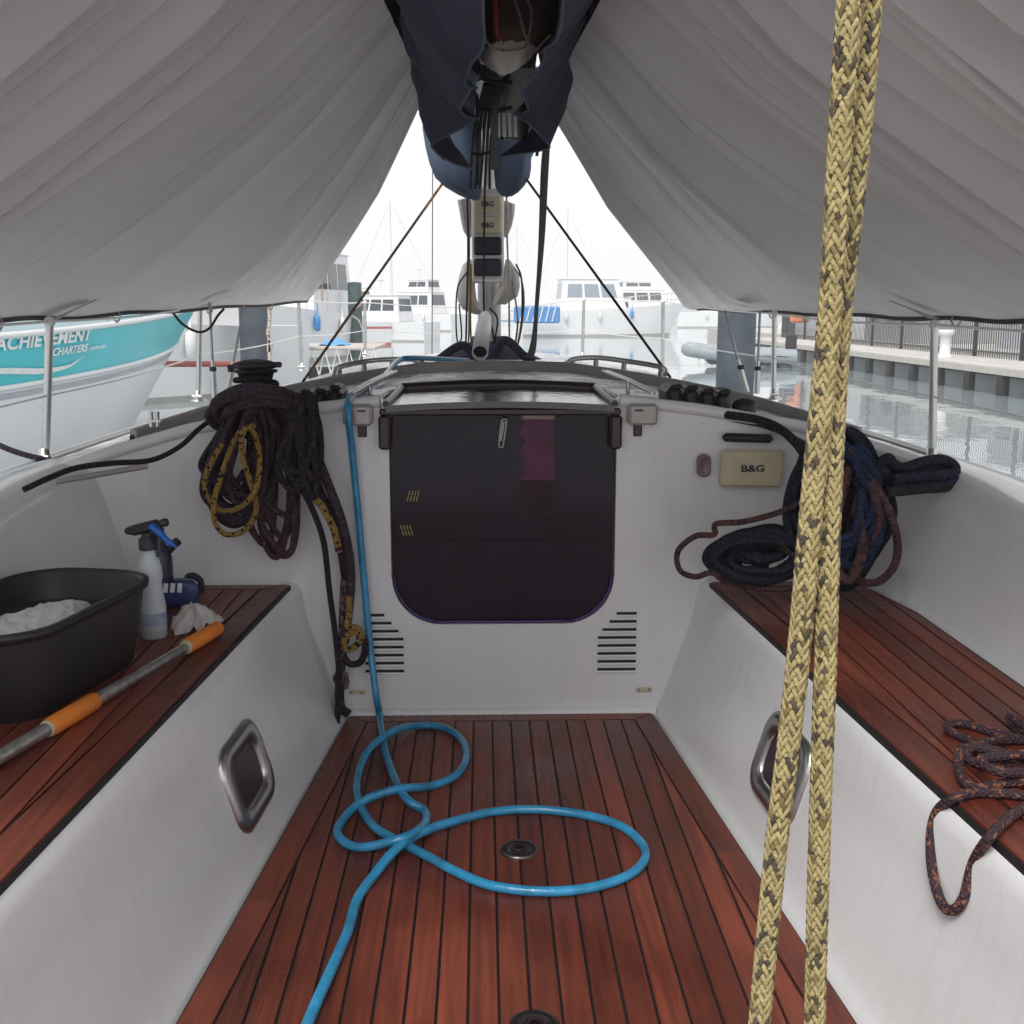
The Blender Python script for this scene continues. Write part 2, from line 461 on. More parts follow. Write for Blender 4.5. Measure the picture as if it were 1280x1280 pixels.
# ================================================================= THE YACHT
XC = .045                          # its centre line
YB = 2.80                          # aft face of the cabin bulkhead
SZ = .365                          # seat height
def hf(Y): return .397 + .085 * (2.79 - Y)          # half width of the sole
def hse(Y): return .52 + .067 * (2.75 - Y)          # half width between the seats
def sm(a, b, t):
    t = max(0, min(1, (t - a) / (b - a))); return t * t * (3 - 2 * t)
def crown(u):                                        # roof / deck height over |x - XC|
    P = [(0, .835), (.25, .83), (.5, .80), (.77, .755), (.95, .705), (1.1, .655), (1.3, .60), (1.45, .57), (1.5, .56)]
    u = abs(u)
    for (a, za), (b, zb) in zip(P, P[1:]):
        if u <= b: return za + (zb - za) * (u - a) / (b - a)
    return P[-1][1]
def beam(Y):                                         # half beam at the deck edge
    if Y < 3.5: return 1.42 - .02 * (3.5 - Y)
    return 1.42 * (1 - ((Y - 3.5) / 8.3) ** 2.1) if Y < 11.7 else .01
yacht = empty('sailing_yacht', (XC, 4, -.85), 'white sailing yacht whose open cockpit with red teak planking fills the foreground', 'sailboat')

def cockpit_side(sgn):
    m = M(); rows = []
    ys = [-.8 + i * (YB + .8) / 30 for i in range(31)]
    for Y in ys:
        f = hf(Y); s = hse(Y)
        k = sm(2.2, 2.8, Y)
        zt = .60 + .045 * sm(.5, 2.3, Y) + .04 * k
        co = .955 - .05 * sm(2.45, 2.8, Y)
        sec = [(f - .03, -.012), (f, -.010), (f + .006, .001), (f + .014, .012), (f + .024, .034), (f + .032, .06)]
        for t in (.25, .5, .75): sec.append((f + .032 + (s - f - .03) * t, .06 + (SZ - .105) * t))
        sec += [(s - .008, SZ - .035), (s - .001, SZ - .018), (s + .008, SZ - .007), (s + .02, SZ - .002), (s + .035, SZ - .012), (co - .02, SZ - .012), (co, SZ - .008), (co + .012, SZ + .012), (co + .022, SZ + .05)]
        h = zt - SZ
        for t in (.35, .7): sec.append((co + .022 + .05 * t, SZ + .05 + (h - .10) * t))
        sec += [(co + .075, zt - .045), (co + .088, zt - .022), (co + .108, zt - .006), (co + .14, zt), (co + .22, zt - .005), (co + .3, zt - .025), (beam(Y) - .03, .575), (beam(Y), .56), (beam(Y) + .005, .54)]
        rows.append([Vector((XC + sgn * x, Y, z)) for x, z in sec])
    if sgn > 0: rows = [list(reversed(r)) for r in rows]
    m.grid(rows)
    return m.build('cockpit_side', GEL, yacht)
cockpit_side(-1); cockpit_side(1)

# hull topsides
m = M(); rows = []
for i in range(41):
    Y = -1.2 + 12.9 * i / 40
    b = beam(Y)
    zt = .565 + .02 * max(0, Y - 3.5) * .5
    rows.append([Vector((XC + sg * b * q, Y, z)) for sg, q, z in ((-1, .55, -1.1), (-1, .86, -.6), (-1, .98, 0), (-1, 1.0, zt), (-1, .97, zt + .006))])
m.grid(rows)
m.grid([[Vector((2 * XC - p.x, p.y, p.z)) for p in reversed(r)] for r in rows])
m.build('hull', GEL, yacht)

# coachroof and decks forward of the bulkhead
def roofz(x, Y):
    u = abs(x - XC); b = beam(Y)
    zc = crown(u * 1.42 / max(b, .2) if Y > 4 else u)
    if Y < 3.17: zc -= .045 * (1 - sm(.29, .305, u)) * (1 - sm(3.14, 3.16, Y))
    ramp = sm(5.6, 8.5, Y)
    return zc * (1 - ramp) + ramp * (.62 - .04 * (u / max(b, .2)) ** 2)
m = M(); rows = []
for i in range(91):
    Y = YB + .012 + (11.6 - YB) * (i / 90) ** 1.6
    b = beam(Y) * .975
    rows.append([Vector((XC + b * t, Y, roofz(XC + b * t, Y))) for t in [-1 + 2 * j / 150 for j in range(151)]])
m.grid(rows)
wetk = mat('wet_deck_paint', (.66, .67, .67), rough=.2, var=.10, vs=9, bump=.5, bs=28)
k = wetk
nn = k.n('TexNoise'); nn.inputs['Scale'].default_value = 9; nn.inputs['Detail'].default_value = 5
k.l(k.map.outputs[0], nn.inputs['Vector'])
mr = k.n('MapRange'); mr.inputs[1].default_value = .42; mr.inputs[2].default_value = .58; mr.inputs[3].default_value = .07; mr.inputs[4].default_value = .5
k.l(nn.outputs[0], mr.inputs[0]); k.l(mr.outputs[0], k.b.inputs['Roughness'])
WETDECK = k.m
m.build('coachroof', WETDECK, yacht)

# bulkhead with a real opening
OPX0, OPX1, OPZ0, OPZ1 = -.28, .293, .245, .787    # opening relative to XC
def oprx(n=10):
    """opening outline, ccw seen from aft, from top-left down round to top-right"""
    r = .125; pts = [(OPX0, OPZ1)]
    for i in range(n + 1):
        a = pi + (pi / 2) * i / n; pts.append((OPX0 + .0012 + r + r * cos(a), OPZ0 + r + r * sin(a)))
    for i in range(n + 1):
        a = -pi / 2 + (pi / 2) * i / n; pts.append((OPX1 - .0012 - r + r * cos(a), OPZ0 + r + r * sin(a)))
    pts.append((OPX1, OPZ1)); return pts
def half(u): return 1.06
m = M()
op = oprx()
outer = []
def zline(x): return crown(x) + .002 - (.045 if abs(x) < .292 else 0)
N = 60
# strips by columns: x from -1.12 to 1.12; under the opening, beside it and over it
xs = sorted(set([-1.12 + 2.24 * i / 56 for i in range(57)] + [round(p[0], 5) for p in op]))
def obot(x):
    if x <= OPX0 or x >= OPX1: return None
    best = None
    for (a, za), (b, zb) in zip(op[1:-1], op[2:-1]):
        if a <= x <= b and b > a:
            return za + (zb - za) * (x - a) / (b - a)
    return OPZ0 + .125 if best is None else best
def yb(x, z):                                        # the wall curves aft towards the coamings and leans a little
    u = abs(x); return YB - .10 * sm(.72, 1.08, u) ** 2 + .0
def colm(x0, x1, f0, f1, n=6):
    rows = []
    for i in range(n + 1):
        t = i / n
        rows.append([Vector((XC + x, yb(x, 0), f(x)[0] + (f(x)[1] - f(x)[0]) * t)) for x, f in ((x0, f0), (x1, f1))])
    m.grid(rows)
for a, b in zip(xs, xs[1:]):
    mid = (a + b) / 2
    if mid < OPX0 or mid > OPX1:
        colm(a, b, lambda x: (-.03, zline(x)), lambda x: (-.03, zline(x)), 10)
    else:
        g = lambda x: (-.03, obot(min(max(x, OPX0 + .0013), OPX1 - .0013)))
        colm(a, b, g, g, 4)
        t_ = lambda x: (OPZ1, zline(x))
        colm(a, b, t_, t_, 1)
# depth of the opening
m.grid([[Vector((XC + x, YB, z)) for x, z in op], [Vector((XC + x, YB + .035, z)) for x, z in op]], smooth=False)
m.build('bulkhead', GEL, yacht)
# moulded fillets: bulkhead to sole, roof edge bead
m = M()
fw = hf(YB)
m.tube([Vector((XC + x, YB - .004, .004)) for x in (-fw - .01, 0, fw + .01)], .016, 10)
m.build('fillet', GEL, yacht)
m = M()
for s_ in (-1, 1):
    m = M(); m.tube(cr([Vector((XC + s_ * u, yb(u, 0) + .004, crown(u) - .002)) for u in [.300 + .8 * i / 12 for i in range(13)]], 3), .016, 10)
    m.build('roof_edge', GEL, yacht)

# ---- teak sole
def fill_planks(par, poly, x0, pitch, gap, z, joints, th=.008, dz=.0, slope=0, ymin=-.5):
    """planks along Y, clipped to a convex outline; joints: {index:[Y,...]}"""
    xs = x0; i = 0; mx_ = max(p[0] for p in poly)
    while xs < mx_:
        strip = [(xs + gap / 2, -2), (xs + pitch - gap / 2, -2), (xs + pitch - gap / 2, 4), (xs + gap / 2, 4)]
        q = strip
        for k in range(len(poly)):
            a, b = poly[k - 1], poly[k]
            nx, ny = (b[1] - a[1]), -(b[0] - a[0]); L = math.hypot(nx, ny)
            q = clip(q, nx / L, ny / L, (nx * a[0] + ny * a[1]) / L)
            if len(q) < 3: break
        if len(q) >= 3:
            ys = [min(p[1] for p in q)] + sorted(joints.get(i, [])) + [max(p[1] for p in q)]
            for ya, yb_ in zip(ys, ys[1:]):
                r = clip(clip(q, 0, 1, yb_ - (0 if yb_ == ys[-1] else gap / 2)), 0, -1, -(ya + (0 if ya == ys[0] else gap / 2)))
                if len(r) >= 3 and abs(area(r)) > 2e-5:
                    if area(r) < 0: r = r[::-1]
                    r2 = []
                    for p in r:
                        if not r2 or math.hypot(p[0] - r2[-1][0], p[1] - r2[-1][1]) > .002: r2.append(p)
                    if len(r2) >= 3:
                        mm = M(); zz = z + random.uniform(-.0004, .0004)
                        mm.prism(r2, zz - th, zz, .0008); mm.build('plank', TEAK, par)
        xs += pitch; i += 1
def board(par, poly, z, th=.008):
    if area(poly) < 0: poly = poly[::-1]
    mm = M(); mm.prism(poly, z - th, z, .0008); mm.build('plank', TEAK, par)
Yn = -.4
mb = .052; g = .0045; e = .004
sole = M()
sole.prism([(XC - hf(Yn) + .0, Yn), (XC + hf(Yn), Yn), (XC + hf(YB), YB), (XC - hf(YB), YB)], -.012, .0025)
sole = sole.build('cockpit_sole', CAULK, yacht)
sole['label'] = 'black caulking between the teak planks of the cockpit sole'
ZS = .0065
Yf = YB - .016
# king board across the front, mitred margins, broken at joints
fb = .045
def sx(Y, o): return hf(Y) - o
board(sole, [(XC - sx(Yf, e), Yf), (XC - sx(Yf - fb, e + mb), Yf - fb), (XC + sx(Yf - fb, e + mb), Yf - fb), (XC + sx(Yf, e), Yf)], ZS)
for sgn in (-1, 1):
    cuts = [Yf, 1.86 if sgn < 0 else 2.02, .6, Yn]
    for a, b in zip(cuts, cuts[1:]):
        ta = a - (0.0035 if a != Yf else 0); 
        if a == Yf:
            p = [(sx(Yf - .004, e), Yf - .004), (sx(b, e), b), (sx(b, e + mb), b), (sx(Yf - fb - .004, e + mb), Yf - fb - .004)]
        else:
            p = [(sx(ta, e), ta), (sx(b, e), b), (sx(b, e + mb), b), (sx(ta, e + mb), ta)]
        board(sole, [(XC + sgn * x, y) for x, y in p], ZS)
inner = [(XC - sx(Yn, e + mb + g), Yn), (XC + sx(Yn, e + mb + g), Yn), (XC + sx(Yf, e + mb + g), Yf - fb - g), (XC - sx(Yf, e + mb + g), Yf - fb - g)]
inner[2] = (XC + sx(Yf - fb, e + mb + g), Yf - fb - g); inner[3] = (XC - sx(Yf - fb, e + mb + g), Yf - fb - g)
fill_planks(sole, inner, XC - .0475 * 13.5, .0475, g, ZS, {3: [1.2], 6: [.9], 9: [1.35 - .3], 15: [.7], 21: [1.1], 24: [1.75]})

# ---- teak seats
def seat(sgn):
    Y1 = 2.74
    sp = M(); sp.prism([(XC + sgn * x, y) for x, y in ([(hse(Yn) + .006, Yn), (.945, Yn), (.945, 2.45), (.90, Y1), (hse(Y1) + .006, Y1)][::(1 if sgn > 0 else -1)])], SZ - .012, SZ + .0015)
    s = sp.build('seat', CAULK, yacht)
    s['label'] = 'black caulking under the teak planks of the %s seat' % ('left' if sgn < 0 else 'right')
    z = SZ + .0055
    w_ = .058
    # front margin in lengths, end board, then planks
    cuts = [Y1 - .003, 1.93 if sgn < 0 else 1.98, .5, Yn]
    for a, b in zip(cuts, cuts[1:]):
        ta = a - .004
        p = [(hse(ta) + .010, ta), (hse(b) + .010, b), (hse(b) + .010 + w_, b), (hse(ta) + .010 + w_, ta)]
        if a == cuts[0]: p[3] = (p[3][0], ta - .05)
        board(s, [(XC + sgn * x, y) for x, y in p], z)
    board(s, [(XC + sgn * x, y) for x, y in [(hse(Y1) + .016, Y1 - .007), (hse(Y1 - .055) + .010 + w_ + .002, Y1 - .052), (.905, Y1 - .052), (.89, Y1 - .007)]], z)
    # outline of the planked field
    q = [(hse(Yn) + .014 + w_, Yn), (.935, Yn), (.935, 2.42), (.90, Y1 - .057), (hse(Y1 - .06) + .014 + w_, Y1 - .057)]
    q = [(XC + sgn * x, y) for x, y in q]
    if area(q) < 0: q = q[::-1]
    fill_planks(s, q, XC + sgn * .5 - (0 if sgn > 0 else .5), .0455, .0042, z, {2: [1.4], 5: [1.1, 2.2], 8: [1.6]})
    return s
seat(-1); seat(1)

# ---- frames on the sloping seat fronts
def facepl(sgn):
    p0 = Vector((XC + sgn * (hf(2) + .031), 2, .06)); p1 = Vector((XC + sgn * (hse(2) + .0), 2, SZ - .045))
    p2 = Vector((XC + sgn * (hf(1) + .031), 1, .06))
    up = (p1 - p0).normalized(); al = (p0 - p2).normalized()
    n = al.cross(up).normalized()
    if n.x * sgn > 0: n = -n                                   # towards the middle of the boat
    al = (al - up * al.dot(up)).normalized()
    return p0, n, al, up
def rrect(a, b, r, n=6):
    out = []
    for cx, cy, a0 in ((a - r, b - r, 0), (-a + r, b - r, pi / 2), (-a + r, -b + r, pi), (a - r, -b + r, 1.5 * pi)):
        for i in range(n + 1):
            t = a0 + pi / 2 * i / n; out.append((cx + r * cos(t), cy + r * sin(t)))
    return out
for sgn, px, py in ((-1, 309, 968), (1, 976, 960)):
    p0, n, al, up = facepl(sgn)
    c = PP(px, py, p0, n)
    fr = M()
    def pt(u, v, h): return c + al * u + up * v + n * h
    o1 = rrect(.118, .088, .05); o2 = rrect(.108, .079, .045); i1 = rrect(.080, .052, .030); i2 = rrect(.076, .048, .028)
    rings = [(o1, -.004), (o1, .004), (o2, .010), (i1, .009), (i2, .002), (i2, -.012)]
    fr.grid([[pt(u, v, h) for u, v in rr_] for rr_, h in rings], closed=True)
    f = fr.build('portlight', STEEL, yacht)
    f['label'] = 'polished oblong steel portlight frame in the %s cockpit side' % ('left' if sgn < 0 else 'right')
    gm = M(); gm.add([pt(u, v, .0005) for u, v in i2], [tuple(range(len(i2)))])
    gm.build('pane', MAROON, f)

# ---- companionway: two smoked washboards, sliding hatch, slide rails
def wb(x):
    return obot(x)
YW = YB + .018
seam = .465
def washboard(z0f, z1, name_label):
    mm = M(); n = 36; L = OPX1 - OPX0 - .004
    A = []; B = []
    for i in range(n + 1):
        x = OPX0 + .0035 + (L - .003) * i / n
        xx = min(max(x, OPX0 + .0013), OPX1 - .0013)
        A.append((x, (wb(xx) + .004) if z0f else seam + .0006)); B.append((x, z1))
    def ring(y, q): return [Vector((XC + x, y, z)) for x, z in q]
    mm.grid([ring(YW, A), ring(YW, B)], smooth=False)
    mm.grid([ring(YW + .012, B), ring(YW + .012, A)], smooth=False)
    mm.grid([ring(YW, B), ring(YW + .012, B)], smooth=False)
    mm.grid([ring(YW + .012, A), ring(YW, A)], smooth=False)
    o = mm.build('washboard', DARKP, yacht); o['label'] = name_label; return o
w1 = washboard(True, seam - .0006, 'lower smoked acrylic washboard with rounded bottom corners')
w2 = washboard(False, .79, 'upper smoked acrylic washboard with a hanging clasp')
# violet rim round the opening
m = M(); rim = cr([Vector((XC + x * .985, YB + .010, z + .004)) for x, z in op[1:-1]], 3)
m.tube(rim, .0045, 6)
m.build('gasket', SMOKE_EDGE, yacht)
# pinkish reflection in the upper board, painted as a flat coloured strip
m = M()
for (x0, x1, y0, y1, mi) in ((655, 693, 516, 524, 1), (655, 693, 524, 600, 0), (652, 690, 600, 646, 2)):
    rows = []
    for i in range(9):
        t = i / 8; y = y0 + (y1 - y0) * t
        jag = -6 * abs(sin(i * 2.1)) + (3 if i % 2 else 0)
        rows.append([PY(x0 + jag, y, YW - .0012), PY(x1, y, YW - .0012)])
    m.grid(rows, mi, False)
PINKD = mat('dark_magenta_reflection', (.050, .022, .030), rough=.4, spec=.15, c2=(.03, .017, .024), vs=30).m
PALE = mat('pale_reflection', (.30, .24, .20), rough=.35).m
ps = m.build('reflection_strip', [PINK, PALE, PINKD], w2)
# vertical slot lettering left, made of yellow strokes
for (cx, cy, n, s, wbx) in ((516, 620, 4, 1, w2), (508, 663, 4, 1, w1)):
    mm = M()
    sl = -1 if wbx is w2 else 1
    for i in range(n):
        for (y0, y1) in ((-6.5, -.8), (.4, 6.5)):
            x = cx - 6 + i * 3.8
            a = PY(x + sl * y0 * .28, cy + y0, YW - .0012); b = PY(x + sl * y1 * .28, cy + y1, YW - .0012)
            mm.add([a, a + Vector((.0028, 0, 0)), b + Vector((.0028, 0, 0)), b], [(0, 1, 2, 3)])
    mm.build('lettering', TXTY, wbx)
# clasp
m = M(); a = PY(630, 527, YW - .012); b = PY(627, 556, YW - .012)
m.tube(cr([a + Vector((-.006, 0, 0)), a + Vector((0, 0, .005)), a + Vector((.006, 0, 0)), b + Vector((.004, 0, 0)), b + Vector((0, 0, -.006)), b + Vector((-.007, 0, 0))], 5, True), .0028, 8, True)
m.tube([b + Vector((-.002, 0, .01)), a], .004, 8)
m.lathe([(.002, 0), (.011, 0), (.011, .006), (.004, .009)], PY(633, 517, YW - .002), 14, axis=(0, -1, 0))
m.build('clasp', STEELD, w2)
# hatch surround
m = M()
m.box((XC, YB - .006, .796), (.60, .03, .018), bev=.004)
for s in (-1, 1): m.box((XC + s * .288, YB - .012, .745), (.03, .03, .085), bev=.006)
m.build('hatch_frame', MAROON, yacht)
hz = .835
m = M(); rows = []
for i in range(9):
    Y = YB - .03 + .36 * i / 8
    rows.append([Vector((XC + x * (.283 - .010 * i / 8), Y, .813 + .010 * (1 - x * x) + .012 * i / 8)) for x in [-1 + j / 6 for j in range(13)]])
m.grid(rows)
lo = [[Vector((p.x, p.y, p.z - .016)) for p in r] for r in rows]
m.grid([rows[0], lo[0]], smooth=False); m.grid([r[::-1] for r in lo])
m.grid([[r[0] for r in lo], [r[0] for r in rows]], smooth=False); m.grid([[r[-1] for r in rows], [r[-1] for r in lo]], smooth=False)
hatch = m.build('sliding_hatch', mat('hatch_acrylic_wet', (.02, .018, .026), rough=.06, bump=.12, bs=38, spec=.9).m, yacht)
hatch['label'] = 'dark wet acrylic sliding hatch over the companionway'
m = M()
m.tube([Vector((XC + x * .27, YB + .345, .828 + .010 * (1 - x * x))) for x in [-1 + j / 6 for j in range(13)]], .016, 8)
for s in (-1, 1): m.tube([Vector((XC + s * .27, YB + .345, .828)), Vector((XC + s * .276, YB + .15, .822)), Vector((XC + s * .284, YB - .02, .816))], [.014, .011, .009], 8)
m.build('hatch_trim', MAROON, hatch)
for s in (-1, 1):
    m = M()
    xa = XC + s * .345
    z0 = .795
    m.box((xa, YB + .16, z0), (.072, .40, .052), rot=Euler((R(1.5), 0, R(s * 2.5))).to_matrix(), bev=.006)
    rl = m.build('slide_rail', STEELD if 0 else mat('rail_box_grey', (.38, .36, .34), rough=.3, metal=.3, bump=.2, bs=30).m, yacht)
    m = M(); m.box((xa - .003 * s, YB - .043, z0 + .006), (.02, .004, .004)); m.build('slot', BLACKP, rl)
    m = M()
    c = Vector((xa + s * .0, YB - .003, z0 - .045)); m.box(c, (.022, .006, .036), bev=.004)
    m.build('drain_slot', MAROON, yacht)
    # stainless guide tubes on the roof
    m = M()
    for dx in (0, .012):
        a = Vector((xa + s * .035 + dx, YB + .0, z0 + .045)); b = Vector((xa + s * -.04 + dx, YB + .46, z0 + .075))
        m.tube([a, a.lerp(b, .5) + Vector((0, 0, .004)), b], .0045, 8)
    md = Vector((xa + s * .0, YB + .2, z0 + .052))
    m.tube([md - Vector((0, 0, .03)), md + Vector((0, 0, .012))], .005, 8)
    m.build('guide_tube', STEEL, yacht)

# louvre vents
for s in (-1, 1):
    vm = M()
    x_out = s * .355
    for i in range(8):
        z = .272 - i * .0215
        L = .10 if i > 2 else (.052 + .018 * i)
        xc = XC + s * .352 - s * L / 2
        vm.box((xc, YB - .0012, z), (L, .005, .0062))
    v = vm.build('louvre_slot', CAULK, yacht); v['label'] = 'eight black louvre slots in the white bulkhead, %s vent' % ('left' if s < 0 else 'right')
    fm = M()
    for i in range(8):
        z = .272 - i * .0215; L = .10 if i > 2 else (.052 + .018 * i)
        fm.box((XC + s * .352 - s * L / 2, YB - .003, z - .0070), (L + .004, .008, .004), rot=Euler((R(-25), 0, 0)).to_matrix())
    fm.build('louvre_lip', GEL, v)
    pm = M(); pm.box((XC + s * .375, YB - .003, .066), (.042, .006, .012), bev=.002); pl = pm.build('cleat_plate', CREAM, yacht)
    pm = M()
    for d in (-.013, .013): pm.lathe([(.003, 0), (.003, .003), (.001, .004)], (XC + s * .375 + d, YB - .006, .066), 8, axis=(0, -1, 0))
    pm.build('screw', STEELD, pl)
# instrument cover on the right of the bulkhead
def faceted_text(txt, size, at, width, mt, parent, name='lettering', bold=.02, sh=0, sy=1.0):
    vs, fs = text_mesh(txt, size, sh, bold * size)
    x0 = min(v.x for v in vs); x1 = max(v.x for v in vs); y0 = min(v.y for v in vs); y1 = max(v.y for v in vs)
    k = width / (x1 - x0); mm = M()
    mm.add([Vector((at.x + (v.x - (x0 + x1) / 2) * k, at.y, at.z + (v.y - (y0 + y1) / 2) * k * sy)) for v in vs], fs)
    return mm.build(name, mt, parent)
YI = 2.78
a = PY(901, 562, YI); b = PY(976, 608, YI)
c = (a + b) / 2
icv = M(); icv.box((c.x, c.y - .008, c.z), (abs(b.x - a.x), .022, abs(a.z - b.z)), rot=Euler((0, R(1), 0)).to_matrix(), bev=.007)
ic = icv.build('instrument_cover', CREAM, yacht); ic['label'] = 'cream instrument cover low on the right of the bulkhead'
faceted_text('B&G', .03, Vector((c.x, c.y - .0205, c.z + .002)), .058, TXTB, ic, bold=.03, sy=.75)
m = M(); c = PY(880, 582, YI); q = rrect(.017, .029, .0165)
m.grid([[c + Vector((u * f, -h, v * f)) for u, v in q] for f, h in ((1, -.01), (1, .004), (.85, .008), (.7, .005), (.05, .003))], closed=True)
m.build('push_switch', mat('switch_rose', (.22, .14, .15), rough=.4).m, yacht)
m = M(); a = PY(903, 541, YI - .01); b = PY(966, 554, YI - .01); m.box((a + b) / 2, (abs(b.x - a.x), .02, .022), rot=Euler((0, R(2), 0)).to_matrix(), bev=.008)
m.build('recess_grip', BLACKP, yacht)
m = M()                                              # same recess on the left wall
a = Vector((XC - 1.0, 2.50, .668)); m.tube([a, a + Vector((.17, .12, .018))], .007, 6); 
m.build('jamming_track', GREYB, yacht)

# spray hood lip: a grey bar sweeping over the coachroof
P = []
for i in range(33):
    t = -1 + 2 * i / 32
    x = .98 * t; Y = 3.02 + .95 * (1 - abs(t) ** 2.3)
    P.append(Vector((XC + x, Y, roofz(XC + x, Y) + .016)))
m = M()
rows = []
for i, p in enumerate(P):
    q = P[min(i + 1, 32)] - P[max(i - 1, 0)]; nrm = Vector((-q.y, q.x, 0)).normalized()
    rows.append([p - nrm * .011 + Vector((0, 0, -.03)), p - nrm * .010 + Vector((0, 0, .012)), p - nrm * .004 + Vector((0, 0, .018)), p + nrm * .012 + Vector((0, 0, .018)), p + nrm * .02 + Vector((0, 0, -.03))])
m.grid(rows, smooth=False)
m.add(rows[0], [(0, 1, 2, 3, 4)]); m.add(rows[-1], [(4, 3, 2, 1, 0)])
l_ = m.build('spray_lip', GREYB, yacht); l_['label'] = 'grey curved breakwater lip across the white coachroof'
m = M(); m.lathe([(.0, 0), (.009, 0)], P[0] + Vector((-.001, -.012, -.003)), 12, axis=(-.4, -1, 0)); m.build('lip_hole', CAULK, l_)

# handrails on the coachroof
for s, lab in ((-1, 'left'), (1, 'right')):
    pts = []
    if s < 0: px = [(418, 470), (424, 459), (455, 452), (490, 449), (520, 450), (532, 457)]
    else: px = [(706, 455), (716, 449), (745, 447), (780, 451), (826, 459), (832, 468)]
    P = [PY(x, y, 4.0 + .15 * (1 - abs((i - 2.5) / 2.5))) for i, (x, y) in enumerate(px)]
    m = M(); m.tube(cr(P, 6), .0095, 8)
    hr = m.build('handrail', STEEL, yacht); hr['label'] = 'curved steel handrail on the %s of the coachroof' % lab
    for k_ in (1, 2, 3, 4):
        m = M(); p = P[k_] if k_ < len(P) else P[-1]
        m.tube([p, Vector((p.x, p.y, roofz(p.x, p.y) - .01))], [.008, .012], 8); m.build('handrail_foot', STEELD, hr)

# stanchions and lifelines
def stanchion(px, top, bot, Y, lab, hz=None):
    a = PY(px[0], top, Y); b = PY(px[1], bot, Y)
    m = M(); m.tube([b, a], .0125 if Y < 5 else .012, 10)
    o = m.build('stanchion', STEEL, yacht); o['label'] = lab
    m = M(); m.lathe([(.04, 0), (.04, .006), (.02, .01), (.018, .045), (.0135, .05)], (b.x, b.y, b.z - .005), 14)
    m.tube([Vector((b.x - .02, b.y - .03, b.z + .02)), Vector((b.x + .02, b.y - .03, b.z + .02))], .007, 8)
    m.build('stanchion_foot', STEEL, o)
    m = M(); m.lathe([(.016, 0), (.018, .01), (.012, .022), (.004, .026)], (a.x, a.y, a.z - .01), 10); m.build('stanchion_cap', WHITEP, o)
    return a, b
sl = []
sl.append(stanchion((62, 57), 402, 578, 3.45, 'nearest steel stanchion on the left side deck'))
sl.append(stanchion((250, 248), 383, 500, 5.3, 'second steel stanchion on the left side deck'))
sl.append(stanchion((373, 378), 374, 462, 7.3, 'third steel stanchion on the left side deck'))
sl.append(stanchion((456, 457), 378, 445, 9.2, 'steel stanchion near the bow on the left'))
sr = []
sr.append(stanchion((1168, 1165), 406, 577, 3.5, 'nearest steel stanchion on the right side deck'))
sr.append(stanchion((968, 967), 392, 498, 5.25, 'second steel stanchion on the right side deck'))
sr.append(stanchion((829, 828), 376, 466, 7.3, 'third steel stanchion on the right side deck'))
sr.append(stanchion((730, 728), 374, 447, 9.2, 'steel stanchion near the bow on the right'))
for L in (sl, sr):
    sgn = -1 if L is sl else 1
    A = [t for t, b in L]; B = [b.lerp(t, .48) for t, b in L]
    first = A[0] + Vector((sgn * .02, -2.6, .0)); firstb = B[0] + Vector((sgn * .02, -2.6, 0))
    tip = Vector((XC, 11.4, 1.05)); tipb = Vector((XC, 11.4, .8))
    for nm, Q, r in (('lifeline', [first] + A + [tip], .0042), ('lifeline', [firstb] + B + [tipb], .0035)):
        pts = []
        for a, b in zip(Q, Q[1:]):
            for i in range(8):
                t = i / 8; p = a.lerp(b, t); p.z -= .012 * 4 * t * (1 - t); pts.append(p)
        pts.append(Q[-1]); m = M(); m.tube(pts, r, 6); m.build(nm, mat('wire', (.5, .48, .46), rough=.4, metal=.6).m if 0 else WHITEP, yacht)
# rigging wires: shrouds with turnbuckles
for (x0, y0, x1, y1, Y) in ((262, 378, 268, 497, 5.0), (305, 382, 283, 497, 5.05), (905, 388, 934, 490, 5.05), (950, 388, 946, 492, 5.1)):
    a = PY(x0, y0, Y); b = PY(x1, y1, Y)
    m = M(); top = b + (a - b) * 1.0
    m.tube([b, top], .006, 6); sh = m.build('shroud', STEELD, yacht)
    m = M(); m.tube([b, b.lerp(a, .28)], .013, 8); m.tube([b.lerp(a, .28), b.lerp(a, .40)], .009, 8); m.build('turnbuckle', STEEL, sh)
    m = M(); m.lathe([(.014, 0), (.016, .004), (.016, .016), (.014, .02)], b.lerp(a, .28), 10); m.build('turnbuckle_nut', BLACKP, sh)

# toe rail
for s in (-1, 1):
    m = M(); m.tube([Vector((XC + s * (beam(Y) - .015), Y, roofz(XC + s * beam(Y), max(Y, 2.9)) + .012)) for Y in [-.8 + i * .4 for i in range(30)]], .013, 6)
    m.build('toe_rail', ALU, yacht)
# small deck fairlead on the left, clutch blocks
m = M(); c = PY(193, 524, 2.95)
for d in (-.008, .008): m.lathe([(.006, -.02), (.006, .02)], c + Vector((d, 0, 0)), 10)
m.box(c + Vector((0, 0, -.004)), (.034, .018, .006)); m.build('fairlead', STEEL, yacht)
m = M(); c = PY(461, 497, 2.95)
for d in (-.005, .005): m.box(c + Vector((d, 0, 0)), (.003, .02, .03), bev=.001)
m.tube([c + Vector((-.012, 0, .004)), c + Vector((.012, 0, .004))], .004, 8); m.build('shackle', STEEL, yacht)

